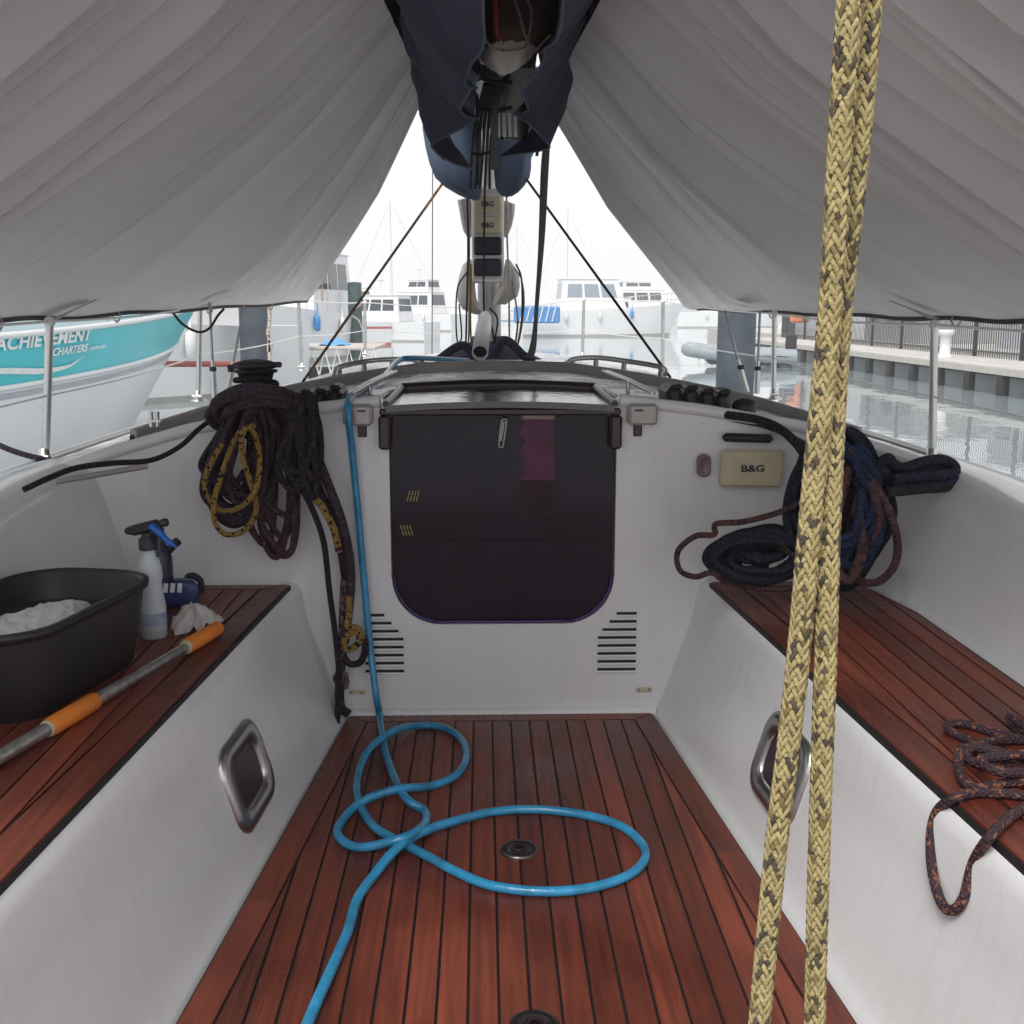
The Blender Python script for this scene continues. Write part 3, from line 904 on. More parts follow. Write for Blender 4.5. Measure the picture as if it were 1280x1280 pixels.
# winches
def winch(c, r, h, lab, cover=False):
    m = M()
    m.lathe([(r * 1.05, 0), (r * 1.05, .012), (r * .85, .02)], c, 28)
    wn = m.build('winch', BLACKP, yacht); wn['label'] = lab
    m = M(); m.lathe([(r * .86, .02), (r * .78, .04), (r * .76, h * .6), (r * .9, h * .78), (r * 1.08, h * .8), (r * 1.1, h * .84)], c, 32); m.build('winch_drum', BLACKP, wn)
    m = M(); m.lathe([(r * .9, h * .86), (r * 1.1, h * .88), (r * 1.12, h * .95), (r * .7, h * 1.0), (r * .3, h * 1.02), (r * .25, h * .98)], c, 32)
    m.box(Vector(c) + Vector((r * 1.05, -.01, h * .93)), (.03, .018, .014), bev=.003)
    m.box(Vector(c) + Vector((-r * .9, -.02, h * .9)), (.04, .02, .01), bev=.003)
    m.build('winch_top', BLACKP, wn)
    return wn
cw = PY(321, 500, 2.86)
winch((cw.x, cw.y, .775), .05, .145, 'black self-tailing winch on the left of the coachroof')
# black rope clutches either side: long blocks with lever ridges
for s, (x0, y0, x1, y1) in ((-1, (362, 500, 432, 489)), (1, (826, 487, 905, 497))):
    a = PY(x0, y0, 3.0); b = PY(x1, y1, 3.0)
    m = M(); c = (a + b) / 2
    n = 4; wd = (b.x - a.x) / n
    for i in range(n):
        cx = a.x + wd * (i + .5); zz = a.z + (b.z - a.z) * (i + .5) / n
        m.box((cx, 2.98, zz - .008), (wd * .96, .16, .05), rot=Euler((0, R(-s * 8), 0)).to_matrix(), bev=.012)
        m.box((cx + .003, 2.95, zz + .016 + .003 * (i % 2)), (wd * .8, .10, .014), rot=Euler((0, R(-s * 8), 0)).to_matrix(), bev=.006)
    o = m.build('rope_clutch', BLACKP, yacht); o['label'] = 'row of black rope clutches on the %s of the coachroof' % ('left' if s < 0 else 'right')
m = M(); c = PY(930, 508, 2.95); m.lathe([(.03, -.02), (.034, 0), (.028, .015), (.01, .022)], c, 16); m.build('organiser', BLACKP, yacht)
m = M()
m.tube(cr([PY(845, 520, 2.86), PY(900, 525, 2.82), PY(960, 533, 2.8), PY(1015, 560, 2.72)], 5), .016, 8, flat=.5); m.build('rope_gutter', MAROON, yacht)

# sole drains
for (px, py) in ((649, 1063), (668, 1284)):
    c = PZ(px, py, ZS)
    m = M(); m.lathe([(.038, -.002), (.038, .003), (.034, .006), (.022, .0065), (.020, .004), (.0, .004)], c, 32, cap=False)
    d = m.build('drain', mat('tarnished_steel', (.17, .155, .15), rough=.3, metal=1, var=.3, vs=40).m, yacht)
    m = M()
    for r_ in (.008, .013): m.lathe([(r_, .0072), (r_ + .002, .0085), (r_ + .003, .0072)], c, 20, cap=False)
    m.build('drain_grate', MAROON, d)

# mast with instrument pod
YM = 5.2
mc = PY(612, 440, YM)
m = M(); m.lathe([(.075, -.02), (.075, 11)], (mc.x, YM + .1, mc.z), 24, sx=.72, sy=1.15)
mast = m.build('mast', mat('mast_paint', (.5, .5, .5), rough=.35, metal=.3).m, yacht); mast['label'] = 'aluminium mast behind the instrument displays'
m = M(); m.lathe([(.14, -.03), (.13, 0), (.085, .05), (.08, .07)], (mc.x, YM + .1, mc.z), 20); m.build('mast_collar', NAVY, mast)
a = PY(589, 234, YM - .06); b = PY(630, 354, YM - .06); c = (a + b) / 2
m = M(); m.box(c, (b.x - a.x, .03, a.z - b.z), bev=.008)
pod = m.build('instrument_bracket', WHITEP, yacht); pod['label'] = 'white bracket of four displays on the mast'
for i, (y0, y1, cv) in enumerate(((243, 267, 1), (270, 293, 1), (296, 319, 0), (323, 345, 0))):
    a = PY(592, y0, YM - .08); b = PY(627, y1, YM - .08); c = (a + b) / 2
    m = M(); m.box(c, (b.x - a.x, .022, a.z - b.z), bev=.008)
    o = m.build('instrument_cover' if cv else 'display', CREAM if cv else BLACKP, pod)
    o['label'] = ['top cream cover on the mast bracket', 'second cream cover on the mast bracket', 'upper dark display on the mast bracket', 'lowest dark display on the mast bracket'][i]
    if cv: faceted_text('B&G', .03, Vector((c.x, c.y - .0118, c.z)), .055, TXTB, pod, bold=.03)
    else:
        m = M(); m.box(c + Vector((0, -.0105, 0)), ((b.x - a.x) * .86, .003, (a.z - b.z) * .8), bev=.001); m.build('screen', mat('lcd_screen', (.035, .03, .05), rough=.35, spec=.2).m, pod)
# ================================================================= THINGS ABOUT THE MAST
def blob(name, mt, rows, label, cat, closed=True, group=None, parent=None):
    m = M(); m.grid(rows, closed=closed); o = m.build(name, mt, parent)
    if label: tag(o, label, cat, group)
    return o
def sack(px, Y, depth, mt, name, label, cat, group=None, parent=None, seed=0):
    """px: list of (y, xl, xr): a stuffed cloth shape"""
    rnd = random.Random(seed); rows = []
    for (y, xl, xr) in px:
        a = PY(xl, y, Y); b = PY(xr, y, Y); c = (a + b) / 2; hw = (b.x - a.x) / 2
        ph = rnd.uniform(-.3, .3)
        rows.append([Vector((c.x + hw * cos(t), Y + min(depth, hw * 1.1) * sin(t) * (1 + .15 * sin(5 * t + ph) + .07 * sin(11 * t + 2 * ph)), c.z + .004 * sin(3 * t + ph))) for t in [2 * pi * j / 28 for j in range(28)]])
    m = M(); m.grid(rows[::-1], closed=True)
    m.add(rows[0], [tuple(range(28))]); m.add(rows[-1], [tuple(range(27, -1, -1))])
    o = m.build(name, mt, parent)
    if label: tag(o, label, cat, group)
    return o
sack([(250, 572, 590), (252, 572, 592), (262, 574, 592), (275, 576, 591), (288, 579, 590), (296, 584, 590)], YM - .02, .05, SAILW, 'cloth_pouch', 'cream cloth pouch left of the cream mast displays', 'pouch', seed=1)
sack([(252, 628, 634), (256, 628, 644), (268, 629, 643), (282, 629, 640), (296, 629, 634)], YM - .02, .05, SAILW, 'cloth_pouch', 'cream cloth pouch right of the cream mast displays', 'pouch', seed=2)
sack([(325, 586, 589), (332, 578, 592), (345, 574, 594), (360, 571, 594), (375, 572, 596), (386, 578, 603), (392, 592, 608)], YM - .03, .06, SAILW, 'halyard_bag', 'cream halyard bag slung low on the left of the mast', 'bag', seed=3)
sack([(325, 632, 637), (334, 630, 644), (345, 627, 649), (358, 623, 650), (370, 618, 647), (380, 616, 632)], YM - .03, .06, SAILW, 'halyard_bag', 'cream halyard bag slung low on the right of the mast', 'bag', seed=4)
# open ended tube sloping down to the roof
a = PY(600, 441, 4.62); b = PY(607, 392, 5.12)
m = M(); d = (b - a).normalized(); q = Vector((0, 0, 1)).rotation_difference(d)
L = (b - a).length; r = .034
m.lathe([(r * .86, .05), (r * .86, 0), (r, 0), (r, L * .6), (r * .8, L * .9), (r * .4, L), ], a, 24, axis=d, cap=False)
vt = m.build('vang_tube', WHITEP); tag(vt, 'white open-ended tube leaning against the foot of the mast', 'tube')
m = M(); m.lathe([(r * .87, .03), (.0, .031)], a, 24, axis=d, cap=False); m.build('bore', CAULK, vt)
m = M()
for px in (((545, 452), (575, 432), (590, 440), (600, 452)), ((618, 445), (632, 425), (655, 445), (668, 452))):
    P = [PY(x, y, 4.7) for x, y in px]
    m.tube(cr(P, 5), [.03] * (len(P) * 5 - 4), 8, flat=.6)
m.lathe([(.25, -.035), (.17, .0), (.1, .03), (.02, .04)], (mc.x, 4.95, mc.z + .005), 24, sy=.8)
tag(m.build('mast_boot', NAVY), 'crumpled dark canvas boot round the foot of the mast', 'mast boot')
# lines falling down the mast
RC = [R_BLACK, R_WHITE, R_GREYFL, R_BLACK, R_WHITE, R_BLACK, R_YELLOW, R_DARK, R_WHITE]
LL = ['thin black line falling left of the mast', 'thin pale line close left of the mast', 'thin brown line on the left face of the mast', 'black line running down the middle of the mast', 'pale line right of the displays', 'black line looping right of the open tube', 'thin yellow line left of the mast bag', 'dark line right of the mast near the strap', 'pale line nearest the grey strap']
GX = [((583, 200), (585, 300), (584, 360), (582, 445)), ((589, 200), (587, 240), (586, 420), (581, 448)), ((596, 180), (597, 232)), ((607, 196), (606, 240), (605, 392), (615, 410), (620, 450)), ((633, 240), (634, 300), (636, 360), (637, 445)), ((612, 385), (622, 400), (618, 440), (640, 448)), ((589, 330), (588, 400), (590, 446)), ((645, 330), (652, 350), (652, 400), (644, 446)), ((640, 350), (647, 400), (642, 447))]
for i, g_ in enumerate(GX):
    P = cr([PY(x, y, YM - .11 + .012 * (i % 3)) for x, y in g_], 6)
    m = M(); m.tube(P, .0042, 6); tag(m.build('halyard', RC[i]), LL[i], 'rope', 'halyards at the mast')
P = cr([PY(x, y, YM - .13) for x, y in ((584, 340), (572, 360), (570, 400), (572, 427), (577, 420), (574, 380))], 6)
m = M(); m.tube(P, .0035, 6); tag(m.build('halyard', R_BLACK), 'thin dark loop hanging left of the low left bag', 'rope', 'halyards at the mast')
P = cr([PY(x, y, YM - .13) for x, y in ((643, 335), (652, 350), (655, 380), (650, 420), (643, 440), (648, 400))], 6)
m = M(); m.tube(P, .0035, 6); tag(m.build('halyard', R_TAN), 'thin brown loop hanging right of the low right bag', 'rope', 'halyards at the mast')

# diagonal preventer lines and webbing strap
for (p, q, mt, lab) in (((547, 238), (378, 478), R_TAN, 'taut brown line running down left from the sail cover'), ((661, 228), (838, 472), R_MAROON, 'taut dark red line running down right from the sail cover')):
    a = PY(*p, 4.9); b = PY(*q, 4.3)
    m = M(); m.tube([a + (a - b) * .1, a, b], .0055, 8); tag(m.build('preventer_line', mt), lab, 'rope')
P = [PY(x, y, Y) for x, y, Y in ((684, 175, 4.5), (681, 210, 4.5), (677, 300, 4.55), (671, 380, 4.6), (668, 420, 4.62), (664, 442, 4.65), (658, 452, 4.7))]
P = cr(P, 5); m = M(); rows = []
for i, p in enumerate(P): 
    tw = .012 * (1 + .3 * sin(i * .3)); rows.append([p + Vector((-tw, 0, 0)), p + Vector((-tw, .003, 0)), p + Vector((tw, .003 + .006 * sin(i * .2), 0)), p + Vector((tw, .006 * sin(i * .2), 0))])
m.grid(rows, closed=True); tag(m.build('webbing_strap', STRAP), 'grey webbing strap hanging from the sail cover to the coachroof', 'strap')
# thin red line left (backstay of something behind): vertical line at the bow
m = M(); m.tube([PY(541, 150, 9.5), PY(540, 445, 9.5)], .004, 6); tag(m.build('flag_halyard', R_MAROON), 'very thin upright line left of the mast near the bow', 'rope')

# ================================================================= BOOM, SAIL COVER
ZH = 1.85
boom = empty('boom', (XC, 5.1, 1.9), 'grey aluminium boom inside the dark sail cover above the cockpit', 'boom')
m = M(); m.lathe([(.06, 0), (.06, 3.7)], (XC - .03, 1.45, 1.93), 20, axis=(0, 1, -.02), sx=.8, sy=1.2); m.build('boom_tube', ALU, boom)
m = M(); m.lathe([(.05, 0), (.066, .01), (.066, .05), (.03, .07)], (XC - .03, 1.5, 1.93), 20, axis=(0, -1, 0), sx=.8, sy=1.2); m.build('end_cap', BLACKP, boom)
for i, Y in enumerate((2.9, 3.5, 4.1)):
    m = M(); m.tube(cr([Vector((XC - .07, Y, 1.87)), Vector((XC - .02, Y, 1.80)), Vector((XC + .03, Y + .02, 1.87))], 5), .006, 8); m.build('shackle', STEELD, boom)
cov = empty('sail_cover', (XC, 3.5, 1.9), 'dark navy canvas sail cover hanging open along the boom', 'sail cover')
def flap(s, Y0, Y1, H, seed, bulge=.05):
    """one draped flap: its top on the tent seam between Y0 and Y1, its hem through the points H (pixel x, pixel y, distance)"""
    hem = cr([PY(*h) for h in H], 8); n = len(hem); rows = []
    for i, h in enumerate(hem):
        t = i / (n - 1); Y = Y0 + (Y1 - Y0) * t
        top = Vector((XC + s * (.235 + .02 * sin(7 * t + seed)), Y, 1.93))
        row = []
        for j in range(17):
            q = j / 16
            p = top.lerp(h, q)
            fold = (.016 * sin(t * 13 + 2.5 * q + seed) + .009 * sin(t * 29 - 3 * q + seed * 2) + .005 * sin(t * 47 + 9 * q * sin(t * 5 + seed)) + .004 * sin(23 * q + 11 * t)) * sin(pi * min(1, q * .9 + .1))
            p += Vector((s * (bulge * sin(pi * q) + fold), 0, -.02 * sin(pi * q) + .4 * fold))
            row.append(p)
        rows.append(row)
    m = M(); m.grid(rows); o = m.build('cover_panel', NAVY, cov)
    m = M(); m.tube([r[-1] for r in rows], .0035, 6); m.build('cover_hem', NAVYL, o)
flap(-1, 1.45, 2.7, [(598, -70, 1.6), (602, -30, 1.8), (604, 20, 2.1), (604, 58, 2.3), (588, 82, 2.45), (582, 104, 2.55), (587, 109, 2.62), (596, 110, 2.7)], 1)
flap(-1, 2.5, 3.5, [(598, 95, 2.75), (588, 112, 2.9), (578, 130, 3.0), (576, 139, 3.08), (584, 146, 3.15), (596, 148, 3.25)], 2)
flap(-1, 3.1, 4.6, [(594, 150, 3.3), (570, 164, 3.4), (543, 178, 3.5), (540, 184, 3.55), (552, 196, 3.7), (572, 206, 3.9), (592, 212, 4.2)], 3, .03)
flap(1, 1.45, 2.8, [(702, -70, 1.6), (704, -20, 1.85), (702, 25, 2.1), (694, 52, 2.3), (680, 62, 2.45), (684, 74, 2.6)], 4, .03)
flap(1, 2.6, 3.6, [(684, 66, 2.65), (672, 88, 2.8), (655, 108, 2.95), (652, 114, 3.0), (657, 126, 3.1), (660, 138, 3.2), (650, 141, 3.3)], 5, .03)
flap(1, 3.2, 4.6, [(642, 142, 3.25), (660, 154, 3.35), (680, 174, 3.5), (687, 184, 3.6), (676, 188, 3.7), (650, 192, 3.9), (624, 196, 4.1)], 6, .02)
# flaked sail and lining inside
m = M(); rows = []
for i in range(60):
    Y = 1.5 + 3.45 * i / 59
    rows.append([Vector((XC - .015 + (.17 + .012 * sin(Y * 9 + 5 * a)) * cos(a), Y, 1.98 + (.17 + .010 * sin(Y * 13 + 3 * a)) * sin(a))) for a in [2 * pi * j / 28 for j in range(28)]])
m.grid(rows, closed=True); m.add(rows[0], [tuple(range(28))]); m.add(rows[-1], [tuple(range(27, -1, -1))])
m.build('cover_lining', BAND, cov)
# the bulging forward end round the mast
def lobe(s, px, seed):
    return sack(px, 4.95, .16, NAVYL, 'cover_front', None, None, parent=cov, seed=seed)
lobe(-1, [(90, 532, 600), (130, 529, 602), (160, 528, 602), (185, 532, 602), (205, 537, 602), (222, 544, 602), (234, 556, 602), (243, 572, 601), (249, 586, 600)], 5)
lobe(1, [(90, 612, 684), (130, 612, 686), (160, 614, 682), (185, 616, 670), (198, 617, 664), (210, 617, 664), (222, 618, 662), (233, 619, 655), (240, 622, 648), (245, 627, 640)], 6)
# pale flap, battens, black ties inside the cover
m = M(); rows = []
for i in range(12):
    t = i / 11; rows.append([PY(640 + 12 * t - 8 * t, 85 + 90 * t, 3.6 + .5 * t) + Vector((.03 * sin(j * 1.9 + t * 3), 0, 0)) + Vector((.055 * (j - 2) / 2 * (1 - .3 * t), .01 * sin(j * 2.1), 0)) for j in range(5)])
m.grid(rows); tag(m.build('sail_fold', SAILW), 'pale fold of sailcloth showing through the open cover', 'sailcloth')
for i in range(4):
    a = PY(623 + i * 7.2, 141, 3.7); b = PY(623.5 + i * 7.2, 171, 3.72)
    m = M(); m.tube([a, a.lerp(b, .3), b], [.007, .0062, .0068], 10)
    tag(m.build('batten_end', TXTW), ['leftmost', 'second', 'third', 'rightmost'][i] + ' of four short white rods under the sail cover', 'rod', 'white rods under the sail cover')
for i, (p, q, Y) in enumerate((((602, 98), (640, 103), 3.4), ((600, 138), (640, 134), 3.7), ((590, 192), (612, 190), 4.2), ((552, 183), (555, 200), 4.2), ((672, 182), (671, 195), 4.2))):
    m = M(); m.tube([PY(*p, Y), PY((p[0] + q[0]) / 2, (p[1] + q[1]) / 2 + 3, Y), PY(*q, Y)], .006, 8)
    m.build('cover_tie', BLACKP, cov)
P = cr([PY(x, y, 3.45) for x, y in ((638, 88), (630, 100), (620, 125), (618, 160), (618, 212))], 5)
m = M(); rows = [[p + Vector((-.011, 0, 0)), p + Vector((-.011, .003, 0)), p + Vector((.011, .003, 0)), p + Vector((.011, 0, 0))] for p in P]
m.grid(rows, closed=True); tag(m.build('webbing_strap', STRAP), 'short grey strap hanging in the middle of the open sail cover', 'strap')
m = M(); m.lathe([(.006, 0), (.006, 1.0)], PY(597, 230, 4.6), 8, axis=(0, -.55, .5)); 
for i in range(5):
    p = [PY(588 + i * 6, 235, 4.75), PY(590 + i * 6 + 2 * sin(i), 190, 4.4), PY(596 + i * 5, 150, 3.9), PY(606 + i * 3, 105, 3.4)]
    m.tube(cr(p, 5), .006, 6)
m.build('reef_line', R_BLACK, boom)
# brown leathered sail end with its white underside
lp = []
rows = []
for y, xl, xr in ((-45, 622, 690), (-20, 606, 700), (0, 602, 699), (20, 601, 698), (38, 602, 694), (52, 605, 688), (62, 607, 680)):
    lp.append((y, xl, xr))
bag = empty('sail_bag', PY(650, 60, 2.9), 'brown stitched leather bag with a white bottom hanging under the boom', 'bag')
sack(lp, 2.85, .09, LEATHER, 'bag_body', None, None, parent=bag, seed=8)
sack([(61, 603, 676), (68, 600, 668), (78, 603, 658), (86, 612, 648), (91, 622, 638)], 2.85, .085, SAILW, 'bag_bottom', None, None, parent=bag, seed=9)
for px in (((604, 45), (614, 58), (632, 63), (655, 60), (660, 45)), ((640, -10), (650, 20), (655, 40), (661, 54)), ((655, -10), (664, 12), (664, 30), (660, 50)), ((688, 44), (672, 60), (655, 74))):
    m = M(); P = cr([PY(x, y, 2.755) for x, y in px], 6)
    m.tube(P, .0032, 6); m.build('seam', R_WHITE, bag)
m = M(); P = cr([PY(x, y, 2.74) for x, y in ((616, -15), (619, 10), (621, 38), (624, 44))], 5); m.tube(P, .0075, 8); 
for i in range(7): m.tube([P[-1], P[-1] + Vector((.012 * sin(i * 2.1), 0, -.016 - .004 * cos(i * 3)))], .0012, 4)
tag(m.build('tassel', mat('red_cord', (.36, .06, .05), rough=.8).m), 'short frayed red cord in front of the brown bag', 'cord')

# ================================================================= TARPAULIN TENT
def tarp(s):
    name = 'tarpaulin'
    ny, nx = 1300, 40
    if s < 0: corner = PY(384, 376, 7.3); seam0 = PY(527, 121, 4.5)
    else: corner = PY(872, 386, 7.3); seam0 = PY(689, 132, 4.5)
    rnd = random.Random(11 if s < 0 else 23)
    folds = []
    c = 0.02
    while c < 1.05:
        folds.append((c, rnd.uniform(.006, .015), rnd.uniform(.5, 1.3), rnd.choice((1, 1, -.5)), rnd.uniform(-.02, .02), rnd.uniform(.2, 1)))
        c += rnd.uniform(.010, .034)
    for _ in range(46): folds.append((rnd.uniform(.01, 1) ** 1.3, rnd.uniform(.0022, .005), rnd.uniform(.12, .34), rnd.choice((1, -1)), rnd.uniform(-.012, .012), rnd.uniform(.5, 1)))
    rows = []; aft = .8
    low = []
    for i in range(ny + 1):
        u = i / ny                                  # 0 at the front edge, 1 aft
        Yt = seam0.y + (aft - seam0.y) * u
        Yl = Yt + (corner.y - seam0.y) * (max(0, (Yt - 2.3) / (seam0.y - 2.3))) ** 2.5
        top = Vector((seam0.x + (XC - XC) + s * .07 * u, Yt, seam0.z + .02 * sin(u * 9)))
        xl = (corner.x - XC) + (s * 1.45 - (corner.x - XC)) * (1 - sm(3.4, 7.3, Yl)) 
        bot = Vector((XC + xl, Yl, corner.z + (1.02 - corner.z) * min(1, (7.3 - Yl) / 3.5) + .004 * sin(u * 60)))
        row = []
        for j in range(nx + 1):
            v = j / nx
            p = top.lerp(bot, v)
            sag = 4 * v * (1 - v)
            p.z -= .035 * sag + .10 * sag * math.exp(-(u / .12) ** 2)
            if u < .3: p.y -= (.9 if s < 0 else 1.25) * sag * math.exp(-(u / .1) ** 2) * .45
            d = 0
            for (c, wd, am, sg, tilt, ph) in folds:
                x = (u - c - tilt * v * v) / (wd * (.55 + .8 * v))
                if -3 < x < 3:
                    d += sg * am * (math.exp(-abs(x) * 1.7) if x > 0 else math.exp(-x * x * .8)) * (1 - .75 * v ** 1.5 * ph) * (.35 + .65 * min(1, v * 4))
            d *= .068
            d += .009 * sin(u * 170 + 3 * v) * max(0, 1 - v * 4)       # small gathers at the seam
            d += .003 * sin(u * 60 + 2 * v)
            d *= min(1, (1 - v) * 5)
            row.append(p + Vector((-s * .5 * d, 0, -.86 * d)))
        rows.append(row); low.append(row[-1])
    m = M(); m.grid(rows if s < 0 else [r[::-1] for r in rows])
    o = m.build(name, TARP)
    tag(o, 'grey tarpaulin tent sheet sloping down to the %s lifeline' % ('left' if s < 0 else 'right'), 'tarpaulin')
    m = M(); m.tube([p + Vector((0, 0, -.004)) for p in low], .0085, 6); m.build('hem_rope', HEMM, o)
    m = M(); m.tube([p for p in rows[0]], .005, 6); m.build('front_hem', TARP, o)
    # gathered dark band between the sheet and the boom
    m = M(); R2 = []
    for i in range(0, ny + 1):
        a = rows[i][0]; u = i / ny
        b = Vector((XC - .02 + s * .16, a.y - .02, 2.2))
        R2.append([a.lerp(b, q) + Vector((s * .016 * q * sin(i * .29 + q * 2), 0, .008 * q * cos(i * .21))) for q in (0, .25, .5, .75, 1)])
    m.grid(R2); m.build('gathered_band', BAND, o)
    # tie loops and patches
    for q in ([91, 193, 325, 490, 650] if s < 0 else [71, 162, 285, 448, 606]):
        p = low[q]; m = M()
        m.tube(cr([p + Vector((0, 0, .012)), p + Vector((s * .012, -.01, -.012)), p + Vector((0, 0, -.035)), p + Vector((-s * .01, .01, -.012))], 4, True), .0035, 6, True)
        m.build('tie_loop', R_WHITE, o)
    for (x, y, dx) in (((60, 395, 60), (255, 378, 34)) if s < 0 else ((945, 381, -22), (1165, 388, -52))):
        # triangular reinforcement just under the sheet
        ref = PY(x, y, 1); d = (ref - EYE).normalized()
        best = min(((EYE + d * ((p - EYE).dot(d)) - p).length, p) for r in rows[20:1270:7] for p in r[-8:])
        p0 = best[1]
        ref = PY(x + dx, y - abs(dx) * .42, 1); d = (ref - EYE).normalized()
        p1 = min(((EYE + d * ((p - EYE).dot(d)) - p).length, p) for r in rows[20:1270:7] for p in r[-26:])[1]
        m = M(); off = Vector((-s * .012, 0, -.02)); a = p0 + off; b = p1 + off; sd_ = Vector((0, -.06, 0))
        m.grid([[a, a.lerp(b, .5) + Vector((0, 0, .004)), b], [a + sd_ * 1.6, a.lerp(b, .5) + sd_ * 1.5 + Vector((0, 0, -.004)), b + sd_ * .6]]); m.build('reinforcing_patch', mat('patch_grey', (.2, .22, .22), rough=.7).m, o)
    return rows
TL = tarp(-1); TR = tarp(1)

# ================================================================= ROPES
def rope(name, pts, r, mt, label, cat='rope', n=8, group=None, k=6):
    m = M(); m.tube(cr(pts, k), r, n); return tag(m.build(name, mt), label, cat, group)
def loops(items, Y, r, seed=0, jit=.02, sub=14):
    """items: (topx, topy, botx, boty, halfwidth) in photograph pixels at depth Y; one continuous path"""
    rnd = random.Random(seed); P = []
    for (tx, ty, bx, by, hw) in items:
        dy = rnd.uniform(-jit, jit); ph = rnd.uniform(-.25, .25)
        for i in range(sub):
            t = 2 * pi * i / sub; f = (1 - cos(t)) / 2
            x = tx + (bx - tx) * f + hw * sin(t) * (.45 + .75 * f) * (1 + .1 * sin(2 * t + ph))
            y = ty + (by - ty) * f + 4 * sin(3 * t + ph)
            P.append(PY(x, y, Y + dy + .012 * sin(t + ph)))
    return P
rnd = random.Random(3)
it = [(312 + rnd.uniform(-14, 18), 505 + rnd.uniform(-8, 8), 298 + rnd.uniform(-26, 20), 640 + rnd.uniform(-40, 25), 36 + rnd.uniform(-20, 12)) for _ in range(10)]
rope('rope_coil', loops(it, 2.66, .007, 1), .0078, R_DARK, 'dark violet rope coil hanging from the winch, left bundle')
it = [(340 + rnd.uniform(-20, 16), 505 + rnd.uniform(-8, 8), 342 + rnd.uniform(-14, 14), 668 + rnd.uniform(-30, 28), 24 + rnd.uniform(-12, 10)) for _ in range(8)]
rope('rope_coil', loops(it, 2.70, .007, 2), .0078, R_MAROON, 'maroon rope coil hanging lowest below the winch')
it = [(300 + rnd.uniform(-10, 10), 512, 285 + rnd.uniform(-10, 10), 630 + rnd.uniform(-30, 30), 28 + rnd.uniform(-6, 8)) for _ in range(6)]
rope('rope_coil', loops(it, 2.72, .007, 3), .0085, R_BLACK, 'black rope coil hanging behind the yellow rope')
yp = [(318, 532), (300, 540), (287, 565), (278, 590), (268, 625), (268, 650), (280, 667), (300, 666), (316, 650), (320, 628), (312, 600), (304, 575), (302, 550), (308, 535), (318, 542), (324, 565), (324, 590), (318, 615), (300, 634), (276, 638), (260, 620), (256, 600), (266, 575), (278, 555)]
rope('flecked_rope', [PY(x, y, 2.60 + .015 * sin(i)) for i, (x, y) in enumerate(yp)], .0068, R_YELLOW, 'yellow rope with dark flecks looped over the dark coils')
# the mass of line heaped over the winch base
P = []
for i in range(260):
    t = i / 260; a = i * .5
    q = 1 - .3 * abs(sin(i * .071)); P.append(PY(322 + (66 - 20 * t) * q * cos(a) + 8 * sin(i * .07), 518 + (27 - 6 * t) * q * sin(a) - 12 * t + 6 * sin(i * .053), 2.70 + .05 * sin(a) - .05 * abs(sin(i * .061))))
rope('rope_heap', P, .0088, R_DARK, 'heap of dark violet rope piled round the winch base', k=3)
it = [(378 + rnd.uniform(-14, 14), 500 + rnd.uniform(-10, 12), 380 + rnd.uniform(-16, 16), 612 + rnd.uniform(-26, 16), 19 + rnd.uniform(-14, 10)) for _ in range(13)]
P = loops(it, 2.64, .0085, 4, jit=.03)
rope('rope_coil', P, .0085, R_BLACK, 'black rope bundle hanging in tight folds right of the yellow rope', k=4)
# turns round the drum
P = [Vector((cw.x + .05 * cos(a), 2.86 + .05 * sin(a), .80 + .0016 * i)) for i, a in enumerate([k * .5 for k in range(50)])]
rope('rope_turns', P, .008, R_BLACK, 'black rope wound in turns on the winch drum', k=2)
rope('flecked_rope', [PY(x, y, Y) for x, y, Y in ((325, 505, 2.75), (345, 497, 2.74), (358, 490, 2.76), (368, 497, 2.8), (352, 505, 2.74))], .008, R_YELLOW, 'short yellow rope length beside the winch drum')
# tails down the bulkhead
tails = [([(385, 560), (398, 610), (420, 660), (432, 720), (433, 780), (426, 830), (425, 880), (436, 893)], .012, R_BLACK, 'thick black rope tail hanging to the sole by the bulkhead'),
         ([(392, 560), (408, 600), (428, 655), (438, 710), (436, 760), (430, 800)], .012, R_DARK, 'dark violet rope tail hanging beside the bulkhead edge'),
         ([(372, 600), (392, 640), (405, 680), (412, 740), (420, 800), (424, 850), (421, 908)], .0075, R_BLACK, 'leftmost thin black rope tail'),
         ([(385, 615), (402, 632), (412, 650), (418, 664), (424, 690)], .009, R_YELLOW, 'yellow length among the black rope tails')]
for i, (pp, r, mt, lab) in enumerate(tails):
    rope('rope_tail', [PY(x, y, 2.70 - .012 * i + .05 * (1 if y > 700 else 0)) for x, y in pp], r, mt, lab)
rope('flecked_rope', [PY(x, y, 2.74) for x, y in ((430, 725), (428, 760), (427, 800), (425, 835), (420, 850), (432, 858), (430, 842), (422, 862), (424, 880), (420, 900), (421, 915))], .0085, R_GREYFL, 'brown grey flecked rope knotted near the sole')
rope('flecked_rope', [PY(x, y, 2.73) for x, y in ((436, 745), (436, 770), (434, 782), (446, 785), (452, 795), (446, 806), (434, 812), (430, 800), (440, 790), (448, 792))], .0085, R_YELLOW, 'yellow rope knot beside the left louvre')
rope('rope_loop', [PY(x, y, 2.735) for x, y in ((446, 795), (455, 800), (456, 815), (450, 828), (438, 830), (430, 822))], .009, R_BLACK, 'black rope loop under the yellow knot')
